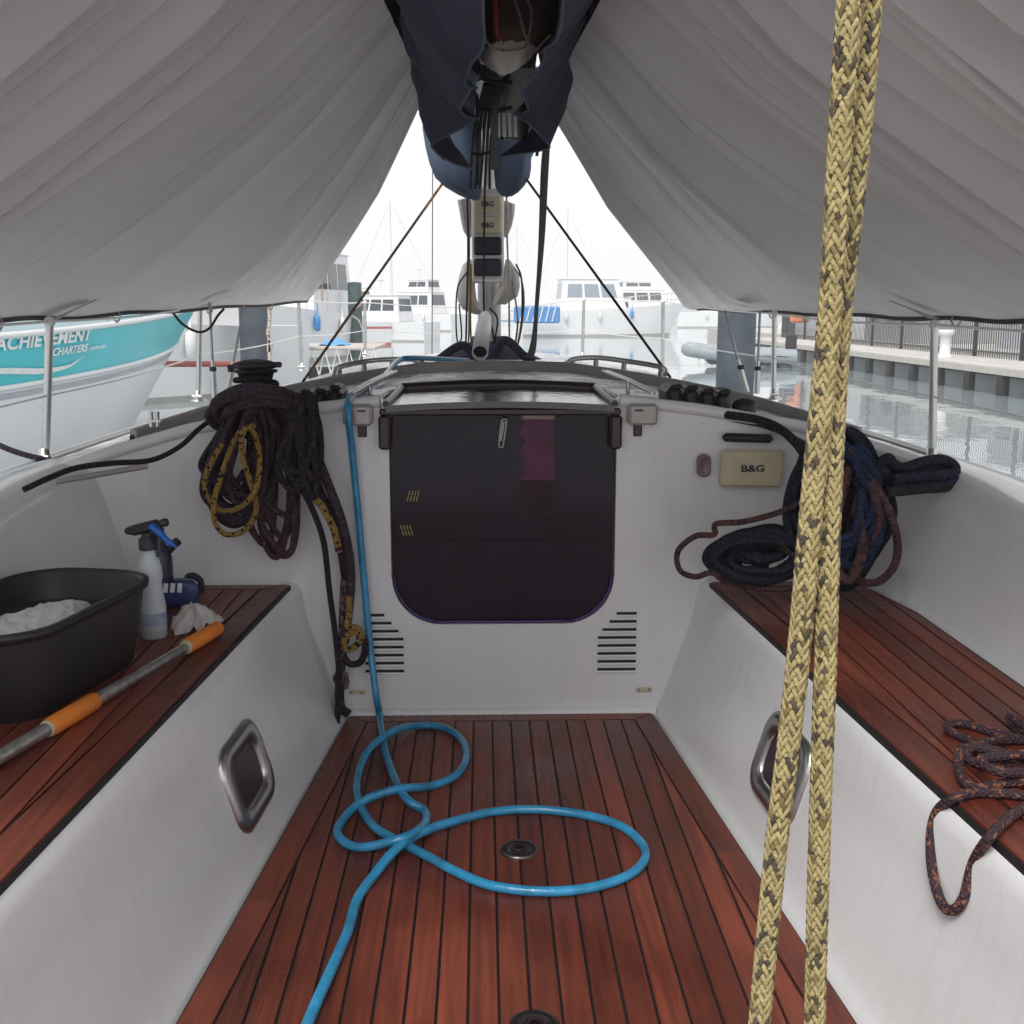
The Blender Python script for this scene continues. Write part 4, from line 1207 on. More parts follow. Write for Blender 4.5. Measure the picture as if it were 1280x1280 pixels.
# black line along the left coaming
rope('control_line', [Vector(p) for p in [PY(30, 612, 2.15), PY(60, 598, 2.2), PY(95, 585, 2.32), PY(140, 579, 2.42), PY(190, 575, 2.52), PY(225, 558, 2.6), PY(250, 535, 2.68), PY(275, 518, 2.76)]], .0062, R_BLACK, 'single black line running along the left coaming')
rope('mooring_line', [PY(-20, 548, 3.4), PY(20, 565, 3.4), PY(60, 575, 3.42), PY(90, 577, 3.5)], .009, R_BLACK, 'black mooring line behind the nearest left stanchion')
rope('mooring_line', [PY(x, y, 4.9) for x, y in ((214, 388), (228, 405), (248, 415), (262, 410), (272, 395), (280, 386))], .0055, R_BLACK, 'black line drooping between the tarpaulin and the left rail')

# blue hose
hp = [(668, 452, 4.6), (560, 455, 4.2), (520, 455, 4.0), (500, 462, 3.7)]
H = [Vector((p.x, p.y, roofz(p.x, p.y) + .02)) for p in [PY(*a) for a in ((585, 452, 4.3), (520, 457, 3.99), (498, 462, 3.9), (478, 478, 3.5), (455, 490, 3.1))]]
for p in H[1:3]: p.z += .03
H += [PY(437, 500, 2.80), PY(436, 520, 2.74), PY(440, 560, 2.76), PY(447, 640, 2.77), PY(455, 730, 2.77), PY(463, 810, 2.76), PY(470, 870, 2.72)]
fl = [(474, 895), (481, 937), (496, 979), (511, 1001), (530, 1014), (530, 1031), (507, 1046), (474, 1056), (447, 1059), (427, 1050), (423, 1035), (440, 1011), (466, 996), (500, 986), (541, 982), (571, 967), (583, 945), (575, 922), (552, 909), (526, 907), (492, 913), (462, 937), (447, 971), (449, 1001), (466, 1031), (492, 1048), (530, 1069), (567, 1089), (612, 1106), (661, 1114), (710, 1114), (755, 1106), (792, 1090), (807, 1070), (800, 1052), (774, 1031), (729, 1018), (672, 1012), (620, 1014), (575, 1024), (530, 1039), (496, 1061), (466, 1095), (447, 1125), (436, 1162), (417, 1207), (387, 1271), (365, 1330), (340, 1400)]
rz_ = {2: .012, 3: .014, 13: .022, 12: .014, 19: .0, 20: .018, 21: .012, 23: .0, 6: .024, 7: .010, 5: .012, 25: .004, 40: .012, 41: .014, 39: .006}
for i, (x, y) in enumerate(fl):
    z = ZS + .0092 + rz_.get(i, 0); H.append(PZ(x, y + (0), z))
rn_ = random.Random(4)
H = [p + Vector((rn_.uniform(-.0016, .0016), rn_.uniform(-.0016, .0016), 0)) for p in H]
rope('garden_hose', H, .0092, BLUEHOSE, 'blue hose coming over the roof and lying in loops on the teak sole', 'hose', n=12)

# right hand coils: thrown heaps of loose turns
def heap(cx, cy, rx, ry, n, Y, seed, jx, jy, lean=0, dy=.03):
    rnd = random.Random(seed); P = []
    for i in range(n):
        ox, oy = rnd.uniform(-jx, jx), rnd.uniform(-jy, jy); q = rnd.uniform(.72, 1.04); qy = rnd.uniform(.7, 1.04); ph = rnd.uniform(0, 6); d0 = rnd.uniform(-dy, dy)
        for j in range(14):
            t = 2 * pi * j / 14
            P.append(PY(cx + ox + rx * q * cos(t) * (1 + .10 * sin(2 * t + ph)) + lean * sin(t), cy + oy + ry * qy * sin(t) * (1 + .08 * cos(3 * t + ph)), Y + d0 + .012 * sin(t + ph) - .03 * max(0, sin(t))))
    return P
rope('rope_coil', heap(1050, 636, 60, 90, 16, 2.53, 9, 9, 8), .0098, R_NAVY, 'large navy rope coil heaped in the right corner of the cockpit', k=4)
rope('rope_coil', heap(1052, 628, 36, 78, 10, 2.46, 21, 14, 12, dy=.02), .0098, R_BLUE, 'blue rope coil on top of the heap behind the yellow halyard', k=4)
rope('rope_coil', heap(1040, 650, 18, 66, 6, 2.47, 33, 16, 10, dy=.02), .0090, R_BLACK, 'black rope coil among the navy heap behind the yellow halyard', k=4)
rope('rope_coil', heap(952, 694, 60, 30, 13, 2.50, 41, 7, 6, lean=-5), .0092, R_NAVY, 'low navy rope coil lying on the end of the right seat', k=4)
rope('rope_coil', heap(956, 692, 26, 13, 11, 2.51, 55, 18, 9, lean=-4), .0090, R_NAVY, 'small inner navy coil on top of the low right coil', k=4)
rope('brown_rope', [PY(x, y, 2.46 + .01 * (i % 2)) for i, (x, y) in enumerate(((1005, 625), (975, 640), (930, 652), (895, 655), (893, 668), (870, 670), (850, 685), (846, 700), (852, 715), (870, 721), (890, 716), (910, 728), (960, 736), (1000, 732), (1010, 705), (985, 690), (975, 678)))], .0068, R_BROWN, 'thin brown rope looping out left of the navy coils')
rope('brown_rope', [PY(x, y, 2.44 + .01 * (i % 2)) for i, (x, y) in enumerate(((1060, 560), (1090, 600), (1112, 640), (1122, 680), (1116, 710), (1095, 728), (1070, 722), (1080, 690), (1100, 650), (1085, 600)))], .0095, R_MAROON, 'dark red rope round the right edge of the big navy coil')
rope('rope_tail', [PY(x, y, Y) for x, y, Y in ((1010, 580, 2.55), (1000, 560, 2.6), (975, 536, 2.68), (945, 524, 2.74), (905, 518, 2.80), (870, 512, 2.84))], .011, R_BLACK, 'thick black tail from the right clutches to the coil')
rope('rope_tail', [PY(x, y, Y) for x, y, Y in ((1010, 580, 2.55), (1030, 545, 2.6), (1040, 540, 2.6), (1060, 560, 2.56), (1075, 600, 2.5), (1082, 640, 2.46))], .014, R_BLUE, 'blue rope rising over the top of the navy coil')
for i in range(4):
    o_ = [(0, 0), (3, 6), (-2, 11), (5, -5)][i]
    rope('rope_bight', [PY(x + o_[0], y + o_[1], Y - .01 * i) for x, y, Y in ((1075, 620, 2.48), (1090, 590, 2.5), (1105, 578, 2.5), (1112, 585, 2.5), (1125, 590, 2.5), (1150, 582, 2.52), (1175, 580, 2.55), (1188, 588, 2.56), (1185, 597, 2.54), (1150, 600, 2.5), (1110, 604, 2.48))], .0125, [R_NAVY, R_BLUE, R_BLACK, R_NAVY][i], ['navy', 'blue', 'black', 'dark navy'][i] + ' bight of rope laid over the top of the right coaming')
rope('rope_tail', [PY(x, y, 2.62) for x, y in ((1182, 590), (1200, 596), (1214, 604), (1218, 607))], .006, R_BLACK, 'thin black rope end on the right side deck')
rope('sheet_bundle', [PY(x, y, Y) for x, y, Y in ((1080, 600, 2.47), (1072, 640, 2.44), (1078, 690, 2.42), (1060, 725, 2.4), (1040, 700, 2.42), (1046, 640, 2.43), (1060, 585, 2.46))], .013, R_BROWN, 'brown rope hanging down the front of the navy heap')
P = []
for i in range(40):
    a = i * .8; P.append(PZ(1256 + (15 - i * .12) * cos(a), 610 + (6 - .04 * i) * sin(a), .60 + .0006 * i))
rope('line_coil', P, .006, R_WHITE, 'small pale rope coil on the right side deck', k=4)

# rope on the near right seat, one bight hanging over the edge
p0, nr, al, up = facepl(1)
ZR = SZ + .013
seatp = [(1290, 985), (1250, 990), (1225, 975), (1203, 955), (1200, 940), (1215, 935), (1260, 950), (1290, 955)]
pts = [PZ(1330, 930, ZR), PZ(1285, 925, ZR), PZ(1240, 915, ZR), PZ(1205, 905, ZR), PZ(1186, 906, ZR), PZ(1188, 914, ZR), PZ(1210, 925, ZR), PZ(1240, 938, ZR + .01), PZ(1265, 955, ZR), PZ(1240, 958, ZR), PZ(1215, 952, ZR), PZ(1208, 940, ZR + .01), PZ(1230, 928, ZR + .012), PZ(1270, 925, ZR), PZ(1320, 935, ZR), PZ(1300, 975, ZR), PZ(1262, 978, ZR), PZ(1225, 985, ZR), PZ(1206, 978, ZR), PZ(1198, 955, ZR), PZ(1205, 935, ZR + .012), PZ(1250, 940, ZR + .012), PZ(1300, 955, ZR), PZ(1330, 975, ZR), PZ(1290, 994, ZR), PZ(1255, 992, ZR), PZ(1219, 991, ZR), PZ(1196, 996, ZR + .002)]
fp = [(1173, 1012), (1164, 1040), (1165, 1086), (1176, 1127), (1190, 1138), (1205, 1122), (1217, 1078)]
pts += [PP(x, y, p0 + nr * .016, nr) for x, y in fp]
pts += [PZ(1238, 1045, ZR), PZ(1262, 1022, ZR), PZ(1290, 1003, ZR), PZ(1330, 975, ZR)]
rope('flecked_rope', pts, .0072, R_ORFL, 'purple rope with orange flecks, one bight hanging over the right seat edge', n=10)
P = [PZ(1330, 900, ZR), PZ(1290, 915, ZR + .01), PZ(1268, 905, ZR + .01), PZ(1262, 897, ZR + .012), PZ(1276, 905, ZR + .02), PZ(1300, 920, ZR + .02), PZ(1285, 940, ZR + .02), PZ(1255, 945, ZR + .02), PZ(1225, 950, ZR + .02), PZ(1250, 965, ZR + .02), PZ(1300, 965, ZR + .01)]
rope('flecked_rope', P, .0072, R_ORFL, 'shorter orange flecked rope end lying at the frame edge on the right seat', n=10)

# foreground braided halyard: sixteen real strands each
def braided(px, r, label, seed):
    rnd = random.Random(seed)
    A = cr([PY(x, y, Y) for x, y, Y in px], 10)
    # arc length
    S = [0]
    for a, b in zip(A, A[1:]): S.append(S[-1] + (b - a).length)
    L = S[-1]
    def at(s):
        s = max(0, min(L - 1e-6, s)); lo = 0
        import bisect
        i = min(len(S) - 2, bisect.bisect_right(S, s) - 1); t = (s - S[i]) / (S[i + 1] - S[i]); return A[i].lerp(A[i + 1], t)
    T = (A[-1] - A[0]).normalized(); N = Vector((0, 1, 0)); N = (N - T * N.dot(T)).normalized(); B = T.cross(N)
    m = M(); pitch = r * 10.5; ns = 10; per = 40
    turns = L / pitch; steps = int(turns * per)
    # core
    m.tube([at(L * i / 60) for i in range(61)], r * .82, 10, mi=2)
    for dr in (-1, 1):
        for k in range(ns):
            vs = []
            wig = rnd.uniform(0, 6)
            dark = 0; cnt = 0
            fs = []; mi = []
            for i in range(steps + 1):
                s = L * i / steps; th = dr * 2 * pi * s / pitch + 2 * pi * k / ns
                # over-two under-two weave
                w_ = sin(dr * pi * ns * s / pitch + pi * k + pi / 4)
                rad = r * (.90 + .085 * w_ * dr)
                c = at(s); d = N * cos(th) + B * sin(th); tdir = (T * pitch / (2 * pi * r) + dr * (-N * sin(th) + B * cos(th))).normalized(); bd = d.cross(tdir).normalized()
                hw = r * (.225 + .02 * sin(s * 900 + wig)); hh = r * .12
                for q in range(6):
                    a = 2 * pi * q / 6
                    vs.append(c + d * (rad + hh * sin(a)) + bd * hw * cos(a) )
            o = len(m.v); m.v += [tuple(v) for v in vs]
            for i in range(steps):
                if cnt <= 0:
                    dark = 1 if rnd.random() < .40 else 0; cnt = rnd.randint(2, 4) if dark else rnd.randint(3, 9)
                    if dark and rnd.random() < .4: dark = 2
                cnt -= 1
                for q in range(6):
                    z = (q + 1) % 6
                    m.f.append((o + i * 6 + q, o + i * 6 + z, o + (i + 1) * 6 + z, o + (i + 1) * 6 + q)); m.mi.append(dark); m.sm.append(True)
    for i in range(2600):                            # loose fibres
        s_ = rnd.uniform(0, L); th = rnd.uniform(0, 2 * pi); d = N * cos(th) + B * sin(th); c = at(s_) + d * r * .96
        e1 = T * rnd.uniform(-1, 1) + (N * rnd.uniform(-1, 1) + B * rnd.uniform(-1, 1)) * .6; ln = rnd.uniform(.0006, .0014)
        tip = c + d * ln * .6 + e1.normalized() * ln
        m.add([c - T * .00006, c + T * .00006, tip], [(0, 1, 2)], rnd.choice((0, 0, 2)))
    o = m.build('braided_halyard', [HALY, HALD, HALB])
    tag(o, label, 'rope')
    return o
HALY = mat('halyard_straw', (.41, .34, .165), rough=.8, var=.22, vs=120, spec=.2, bump=.4, bs=700).m
HALD = mat('halyard_dark', (.085, .07, .055), rough=.85, var=.3, vs=90, spec=.2).m
HALB = mat('halyard_brown', (.20, .15, .07), rough=.85, var=.3, vs=90, spec=.2).m
DH = .56
braided([(1064, -60, DH), (1059, 40, DH), (1049, 200, DH), (1037, 400, DH), (1016, 620, DH), (995, 850, DH), (970, 1060, DH), (948, 1290, DH), (940, 1380, DH)], .0058, 'left strand of the thick straw and black braided rope hanging in front', 1)
braided([(1090, -60, DH + .012), (1085, 40, DH + .012), (1071, 200, DH + .012), (1050, 400, DH + .012), (1038, 620, DH + .004), (1031, 850, DH), (1024, 1060, DH), (1018, 1290, DH), (1017, 1380, DH)], .0056, 'right strand of the thick straw and black braided rope hanging in front', 2)

# ================================================================= THINGS ON THE LEFT SEAT
ZT = SZ + .0055
def tub():
    root = empty('wash_tub', PZ(60, 890, ZT), 'black plastic tub of soapy water on the left seat', 'tub')
    c = Vector((-.822, 1.99, 0)); H = .160
    rotz = R(-11)
    def ring(a, b, r, z): return [Vector((c.x + u * cos(rotz) - v * sin(rotz), c.y + u * sin(rotz) + v * cos(rotz), z)) for u, v in rrect(a, b, r, 7)]
    m = M()
    R_ = [(.115, .20, .08, ZT), (.120, .205, .085, ZT + .01), (.138, .235, .10, ZT + H - .02), (.138, .235, .10, ZT + H - .012), (.146, .246, .108, ZT + H - .012), (.148, .248, .11, ZT + H), (.138, .238, .102, ZT + H + .003), (.133, .232, .098, ZT + H - .004), (.118, .205, .085, ZT + .02)]
    m.grid([ring(*q) for q in R_], closed=True); m.add(ring(.115, .20, .08, ZT + .001), [tuple(range(31, -1, -1))]); m.add(ring(.118, .205, .085, ZT + .02), [tuple(range(32))])
    m.build('tub_shell', BLACKP, root)
    m = M(); m.add(ring(.125, .220, .092, ZT + .105), [tuple(range(32))])
    m.build('dirty_water', mat('dark_suds_water', (.06, .06, .07), rough=.05).m, root)
    m = M(); rows = []; rn = random.Random(2)
    for i in range(24):
        row = []
        for j in range(36):
            u = (i / 23 * 2 - 1); v = (j / 35 * 2 - 1)
            edge = max(0, 1 - (u * u + v * v * .9) ** 1.3)
            _x = .003 + .075 * u + .008 * sin(6 * v); _y = .160 * v + .01 * sin(7 * u)
            row.append(Vector((c.x + _x * cos(rotz) - _y * sin(rotz), c.y + _x * sin(rotz) + _y * cos(rotz), ZT + .1 + .034 * edge ** .5 + .004 * sin(13 * u + 3 * v) * sin(17 * v) * edge + rn.uniform(-.0015, .0015))))
        rows.append(row)
    m.grid(rows); m.build('foam', FOAM, root)
tub()
# deck brush pole
pa = PZ(-40, 969.6, ZT + .016); pb = PZ(273, 784.8, ZT + .016)
pole = empty('telescopic_pole', pa, 'steel telescopic pole with two orange foam grips on the left seat edge', 'pole')
d = pb - pa
m = M(); m.tube([pa - d * .3, pa + d * .52], .0115, 16); m.tube([pa + d * .50, pa + d * .9], .0098, 16); m.build('pole_tube', mat('brushed_tube', (.60, .59, .58), rough=.3, metal=.85, var=.25, vs=60, bump=.1, bs=150).m, pole)
def tt(px, py): return PZ(px, py, ZT + .016)
for a, b in (((60, 910.6), (119, 875.7)), ((233, 808.4), (273, 784.8))):
    A = tt(*a); Bq = tt(*b)
    m = M(); m.tube([A, A.lerp(Bq, .04), A.lerp(Bq, .5), A.lerp(Bq, .96), Bq], [.0135, .0158, .0162, .0158, .0135], 18); m.build('foam_grip', ORANGE, pole)
    m = M(); m.tube([A - (Bq - A) * .03, A], .0138, 14); m.build('grip_collar', CREAM, pole)
# spray bottle
def spray():
    c = PZ(192, 796, ZT); root = empty('spray_bottle', c, 'milky spray bottle with black head and blue trigger beside the tub', 'spray bottle')
    m = M(); m.lathe([(.026, 0), (.029, .004), (.029, .070), (.025, .095), (.023, .115), (.026, .135), (.024, .155), (.014, .175), (.013, .19)], c, 24, sx=1, sy=.85); m.build('bottle_body', BOTTLEM, root)
    t = c + Vector((0, 0, .188))
    m = M(); m.lathe([(.019, 0), (.019, .022), (.013, .027), (.012, .035)], t, 18); m.build('bottle_collar', BLACKP, root)
    m = M()
    m.box(t + Vector((-.004, 0, .046)), (.062, .022, .022), rot=Euler((0, R(-14), 0)).to_matrix(), bev=.006)
    m.box(t + Vector((-.034, 0, .040)), (.02, .026, .014), rot=Euler((0, R(10), 0)).to_matrix(), bev=.004)
    m.lathe([(.008, 0), (.009, .012), (.006, .016)], t + Vector((.028, 0, .054)), 14, axis=(1, 0, .25)); m.build('spray_head', BLACKP, root)
    m = M(); m.tube(cr([t + Vector((.010, -.012, .052)), t + Vector((.026, -.012, .040)), t + Vector((.044, -.012, .020)), t + Vector((.062, -.012, .006))], 5), [.011] * 8 + [.009] * 5 + [.005] * 3, 8, flat=.7); m.build('trigger', BLUEPL, root)
    m = M(); m.lathe([(.0295, .030), (.0295, .055)], c, 24, sy=.85, cap=False); m.build('sticker', mat('blue_ring_print', (.16, .26, .5), rough=.4, c2=(.42, .46, .5), vs=55).m, root)
spray()
def nbottle():
    c = PZ(196, 762, ZT) + Vector((.004, .03, 0)); root = empty('polish_bottle', c, 'navy bottle with a dark angled nozzle standing behind the spray bottle', 'bottle')
    m = M(); m.lathe([(.026, 0), (.029, .004), (.029, .11), (.024, .135), (.014, .15), (.012, .165)], c, 22); m.build('bottle_body', NAVYBOT, root)
    m = M(); m.lathe([(.014, 0), (.014, .02), (.009, .026)], c + Vector((0, 0, .163)), 16); m.tube([c + Vector((.01, 0, .12)), c + Vector((.045, 0, .155))], [.009, .010], 10); m.build('nozzle', BLACKP, root)
    vs, fs = text_mesh('WE', .018, 0, .0004)
    m = M(); m.add([c + Vector((.0293 * sin((v.x - .018) / .03), -.0293 * cos((v.x - .018) / .03), .108 + v.y)) for v in vs], fs); m.build('lettering', TXTW, root)
nbottle()
# blue packets
c = PZ(222, 752, ZT + .02)
def packet(c, d, rz, name, lab, cat, mt, seed):
    rn = random.Random(seed); m = M(); rows = []
    for i in range(13):
        row = []
        for j in range(20):
            ph = pi * i / 12; th = 2 * pi * j / 20
            f = 1 + .12 * sin(3 * th + seed) * sin(ph) + .06 * sin(7 * th + 2 * ph)
            sg = lambda v, p: math.copysign(abs(v) ** p, v)
            p = Vector((d[0] / 2 * sg(sin(ph), .5) * sg(cos(th), .6) * f, d[1] / 2 * sg(sin(ph), .5) * sg(sin(th), .6) * f, -d[2] / 2 * sg(cos(ph), .6)))
            p = Euler((0, 0, rz)).to_matrix() @ p; row.append(c + p)
        rows.append(row)
    m.grid(rows, closed=True); return tag(m.build(name, mt), lab, cat)
pk = packet(PZ(222, 760, ZT) + Vector((0, .02, .032)), (.085, .05, .064), .1, 'glove_packet', 'crumpled dark blue packet beside the spray bottle', 'packet', GLOVE, 3)
m = M(); cc = PZ(222, 760, ZT) + Vector((0, .02, .032))
for i in range(3): m.box(cc + Vector((-.022 + i * .016, -.030, .018)), (.010, .004, .022), rot=Euler((0, R(8), 0)).to_matrix(), bev=.001)
pk2 = m.build('printed_mark', TXTW, pk)
m = M(); cc = PZ(238, 745, ZT) + Vector((.0, .03, .022))
m.tube(cr([cc + Vector((.0, 0, -.02)), cc + Vector((-.014, 0, .012)), cc + Vector((0, -.003, .022)), cc + Vector((.018, 0, .008)), cc + Vector((.017, 0, -.018))], 5), .008, 8)
tag(m.build('sponge_handle', BLACKP), 'small black curved handle behind the white rag', 'handle')
# rag
m = M(); c = PZ(243, 782, ZT); rows = []; rn = random.Random(5)
for i in range(34):
    row = []
    for j in range(44):
        u = i / 33; th = 2 * pi * j / 44
        r = .052 * u ** .8 * (1 + .22 * sin(3 * th + 1) + .10 * sin(8 * th + 4 * u) + .06 * sin(13 * th))
        z = .036 * (1 - u ** 1.8) * (1 + .25 * sin(5 * th + 3)) + .007 * sin(9 * th + 7 * u) * min(1, u * 2) + .005 * sin(16 * th - 9 * u) * u + .004
        row.append(c + Vector((r * cos(th) * 1.0, r * sin(th) * 1.2, max(.001, z))))
    rows.append(row)
m.grid(rows, closed=True); tag(m.build('rag', CLOTHW), 'crumpled white rag on the left seat by the pole end', 'rag')

# ================================================================= BOATS ROUND ABOUT
WZ = -.85
def hull_fn(L, B, fb, rake=.1, flare=.25, sternw=.85, lift=.35):
    def S(t, v, s):                                 # t 0 stern..1 bow, v 0 water..1 sheer
        k = max(0, (t - .35) / .65)
        hb = B / 2 * (sternw + (1 - sternw) * min(1, t / .35)) * (1 - k ** 2.3)
        hb = hb * (1 - flare * (1 - v) * (.35 + .65 * k)) + .01
        y = L * t - rake * L * k ** 2 * (1 - v)
        z = (fb * (1 + lift * t * t)) * v
        return Vector((s * hb, y, z))
    return S
def boat_hull(S, mats, bands, root, n=26, name='hull'):
    """bands: list of (v0,v1,mi)"""
    m = M()
    for s in (-1, 1):
        for (v0, v1, mi) in bands:
            nv = 5
            rows = [[S(i / n, v0 + (v1 - v0) * j / nv, s) for j in range(nv + 1)] for i in range(n + 1)]
            if s < 0: rows = [r[::-1] for r in rows]
            m.grid(rows, mi)
    m.grid([[S(i / n, .985, -1), S(i / n, .985, 1)] for i in range(n + 1)], bands[-1][2], False)
    m.add([S(0, 0, -1), S(0, 0, 1), S(0, 1, 1), S(0, 1, -1)], [(0, 1, 2, 3)], bands[-1][2])
    m.add([S(i / n, -.25, -1) for i in range(n + 1)] + [S(i / n, 0, -1) for i in range(n + 1)], [(i, i + 1, n + 2 + i, n + 1 + i) for i in range(n)], 0)
    m.add([S(i / n, -.25, 1) for i in range(n + 1)] + [S(i / n, 0, 1) for i in range(n + 1)], [(i, n + 1 + i, n + 2 + i, i + 1) for i in range(n)], 0)
    return m.build(name, mats, root)
def finish(root, x, y, heading, z=WZ):
    root.location = (x, y, z); root.rotation_euler = (0, 0, heading)
def cabin(root, x0, x1, y0, y1, z0, z1, rakef=.3, rakea=.1, mt=WHITEF, wins=3, wmt=GLASSD, name='cabin', tap=.85):
    m = M(); h = z1 - z0
    b = [(x0, y0), (x1, y0), (x1, y1), (x0, y1)]
    cx = (x0 + x1) / 2
    t = [(cx + (x0 - cx) * tap, y0 + rakea * h), (cx + (x1 - cx) * tap, y0 + rakea * h), (cx + (x1 - cx) * tap, y1 - rakef * h), (cx + (x0 - cx) * tap, y1 - rakef * h)]
    vs = [(x, y, z0) for x, y in b] + [(x, y, z1) for x, y in t]
    m.add(vs, [(0, 1, 5, 4), (1, 2, 6, 5), (2, 3, 7, 6), (3, 0, 4, 7), (4, 5, 6, 7)])
    rr = m.build(name, mt, root)
    m = M(); m.box((cx, (t[0][1] + t[2][1]) / 2, z1 + .03), ((x1 - x0) * tap + .15, t[2][1] - t[0][1] + .25, .06), bev=.02); m.build('roof', mt, rr)
    V = [Vector(v) for v in vs]
    def panel(a, b_, c, d, u0, u1, v0, v1, nm='window'):
        q = lambda u, v: a.lerp(b_, u).lerp(d.lerp(c, u), v)
        P = [q(u0, v0), q(u1, v0), q(u1, v1), q(u0, v1)]; n = (P[1] - P[0]).cross(P[3] - P[0]).normalized() * .015
        mm = M(); mm.add([p + n for p in P] + [p - n for p in P], [(0, 1, 2, 3), (0, 4, 5, 1), (1, 5, 6, 2), (2, 6, 7, 3), (3, 7, 4, 0)]); mm.build(nm, wmt, rr)
    for i in range(wins):
        u0 = .08 + .84 * i / wins + .02; u1 = .08 + .84 * (i + 1) / wins - .02
        panel(V[1], V[2], V[6], V[5], u0, u1, .42, .85); panel(V[3], V[0], V[4], V[7], u0, u1, .42, .85)
    for i in range(2):
        panel(V[2], V[3], V[7], V[6], .08 + .43 * i, .49 + .43 * i, .4, .88); panel(V[0], V[1], V[5], V[4], .08 + .43 * i, .49 + .43 * i, .4, .88)
    return rr
def rails(root, S, L, t0, t1, h, name='guard_rail', n=7, mt=STEEL):
    m = M()
    for s in (-1, 1):
        T = [S(t0 + (t1 - t0) * i / 12, 1, s) * 1.0 for i in range(13)]
        m.tube([p + Vector((-s * .06, 0, h)) for p in T], .018, 5)
        for i in range(0, 13, 2): m.tube([T[i] + Vector((-s * .06, 0, 0)), T[i] + Vector((-s * .06, 0, h))], .014, 5)
    m.build(name, mt, root)

# turquoise charter boat on the left
def charter():
    root = empty('charter_boat', (0, 0, 0), 'large white charter boat with turquoise bow band and white lettering on the left', 'charter boat')
    L, B, fb = 15, 4.6, 1.55
    S = hull_fn(L, B, fb, rake=.19, flare=.45, lift=.35)
    boat_hull(S, [WHITEF, mat('silver_rubbing_strip', (.36, .36, .42), rough=.4, c2=(.5, .5, .54), vs=6, stretch=(1, .25, 8)).m, TURQ], [(0, .61, 0), (.61, .65, 1), (.65, .685, 0), (.685, 1.0, 2)], root)
    m = M(); 
    for s in (1,):
        m.tube([S(i / 30, .685, s) + Vector((.02, 0, 0)) for i in range(31)], .03, 6); m.tube([S(i / 30, 1.0, s) for i in range(31)], .035, 6)
    m.build('rubbing_strake', WHITEF, root)
    cabin(root, -1.6, 1.6, 3.2, 9.5, fb * 1.02, fb + 2.3, wins=4)
    rails(root, S, L, .55, .98, .75)
    def wrap(txt, t0, v0, hgt, wid, sh=0, flip=False):
        vs, fs = text_mesh(txt, 1, sh, .03)
        x0 = min(v.x for v in vs); x1 = max(v.x for v in vs); y0 = min(v.y for v in vs); y1 = max(v.y for v in vs)
        m = M(); P = []
        for v in vs:
            t = t0 + (v.x - x0) / (x1 - x0) * wid / L; vv = v0 + (v.y - y0) / (y1 - y0) * hgt
            P.append(S(t, vv, 1) + Vector((.02, -.004, .002)))
        m.add(P, fs); m.build('lettering', TXTW, root)
    wrap('ACHIEVEMENT', .385, .912, .085, 1.9)
    wrap('CHARTERS', .458, .84, .052, .80)
    wrap('.com.au', .514, .845, .022, .45)
    # white swoosh
    m = M(); rows = []
    for i in range(41):
        u = i / 40; t = .345 + .165 * u
        vc = .775 + .022 * sin(u * 2 * pi * 1.0 + .2) + .05 * max(0, u - .88) * 6; th = .017 * sin(pi * min(1, u * 1.05)) ** .6 + .002
        rows.append([S(t, vc - th, 1) + Vector((.02, -.004, 0)), S(t, vc + th, 1) + Vector((.02, -.004, 0))])
    m.grid(rows, smooth=False); m.build('swoosh', TXTW, root)
    return root, S
ch, SCH = charter()
finish(ch, -8.05, 5.7, R(-11.5))

def motorboat(lab, x, y, head, L=9, B=3.2, fb=1.1, band=None, cab=(1.9, .25, .68), mt=WHITEF, fly=False, wm=GLASSD, cat='motor boat', group='boats moored across the marina', lift=.35, pole=True, bimini=None, tap=.85):
    root = empty('motor_boat', (0, 0, 0), lab, cat, group)
    S = hull_fn(L, B, fb, lift=lift)
    if band: boat_hull(S, [WHITEF, band, WHITEF], [(0, .12, 1), (.12, .7, 0), (.7, .8, 1), (.8, 1, 0)], root)
    else: boat_hull(S, [mt, GREYB], [(0, .08, 1), (.08, 1, 0)], root)
    h, a, b = cab
    cabin(root, -B * .36, B * .36, L * a, L * b, fb * 1.02, fb + h, wins=3, wmt=wm, mt=mt, tap=tap)
    rails(root, S, L, .55, .97, .7)
    if fly:
        cabin(root, -B * .3, B * .3, L * (a + .05), L * (b - .12), fb + h + .06, fb + h + 1.0, wins=2, wmt=wm, name='flybridge')
    if pole:
        m = M(); c = Vector((0, L * (a + b) / 2, fb + h + (1.1 if fly else .1)))
        m.tube([c, c + Vector((0, 0, 1.2))], .04, 6); m.tube([c + Vector((-.5, 0, .8)), c + Vector((.5, 0, .8))], .03, 6); m.tube([c + Vector((.3, 0, .8)), c + Vector((.3, 0, 2.6))], .012, 5); m.build('antenna_mast', WHITEP, root)
    for sx_ in (-1, 1):
        for t in (.25, .45, .65):
            m = M(); p = S(t, .75, sx_) + Vector((sx_ * .13, 0, 0)); m.lathe([(.02, -.3), (.11, -.24), (.12, 0), (.11, .22), (.03, .28), (.015, .7)], p, 10); m.build('fender', BLUEP if t > .5 else WHITEP, root)
    if bimini:
        m = M(); m.box((0, L * .12, fb + 1.6), (B * .8, L * .24, .08), bev=.03)
        m.build('canopy', bimini, root)
        m = M()
        for sx_ in (-1, 1):
            for yy in (.02, .22): m.tube([Vector((sx_ * B * .38, L * yy, fb)), Vector((sx_ * B * .38, L * yy, fb + 1.58))], .025, 6)
        m.build('canopy_frame', STEEL, root)
    finish(root, x, y, head)
    return root
def at_px(px, Y):
    p = PY(px, 400, Y); return p.x
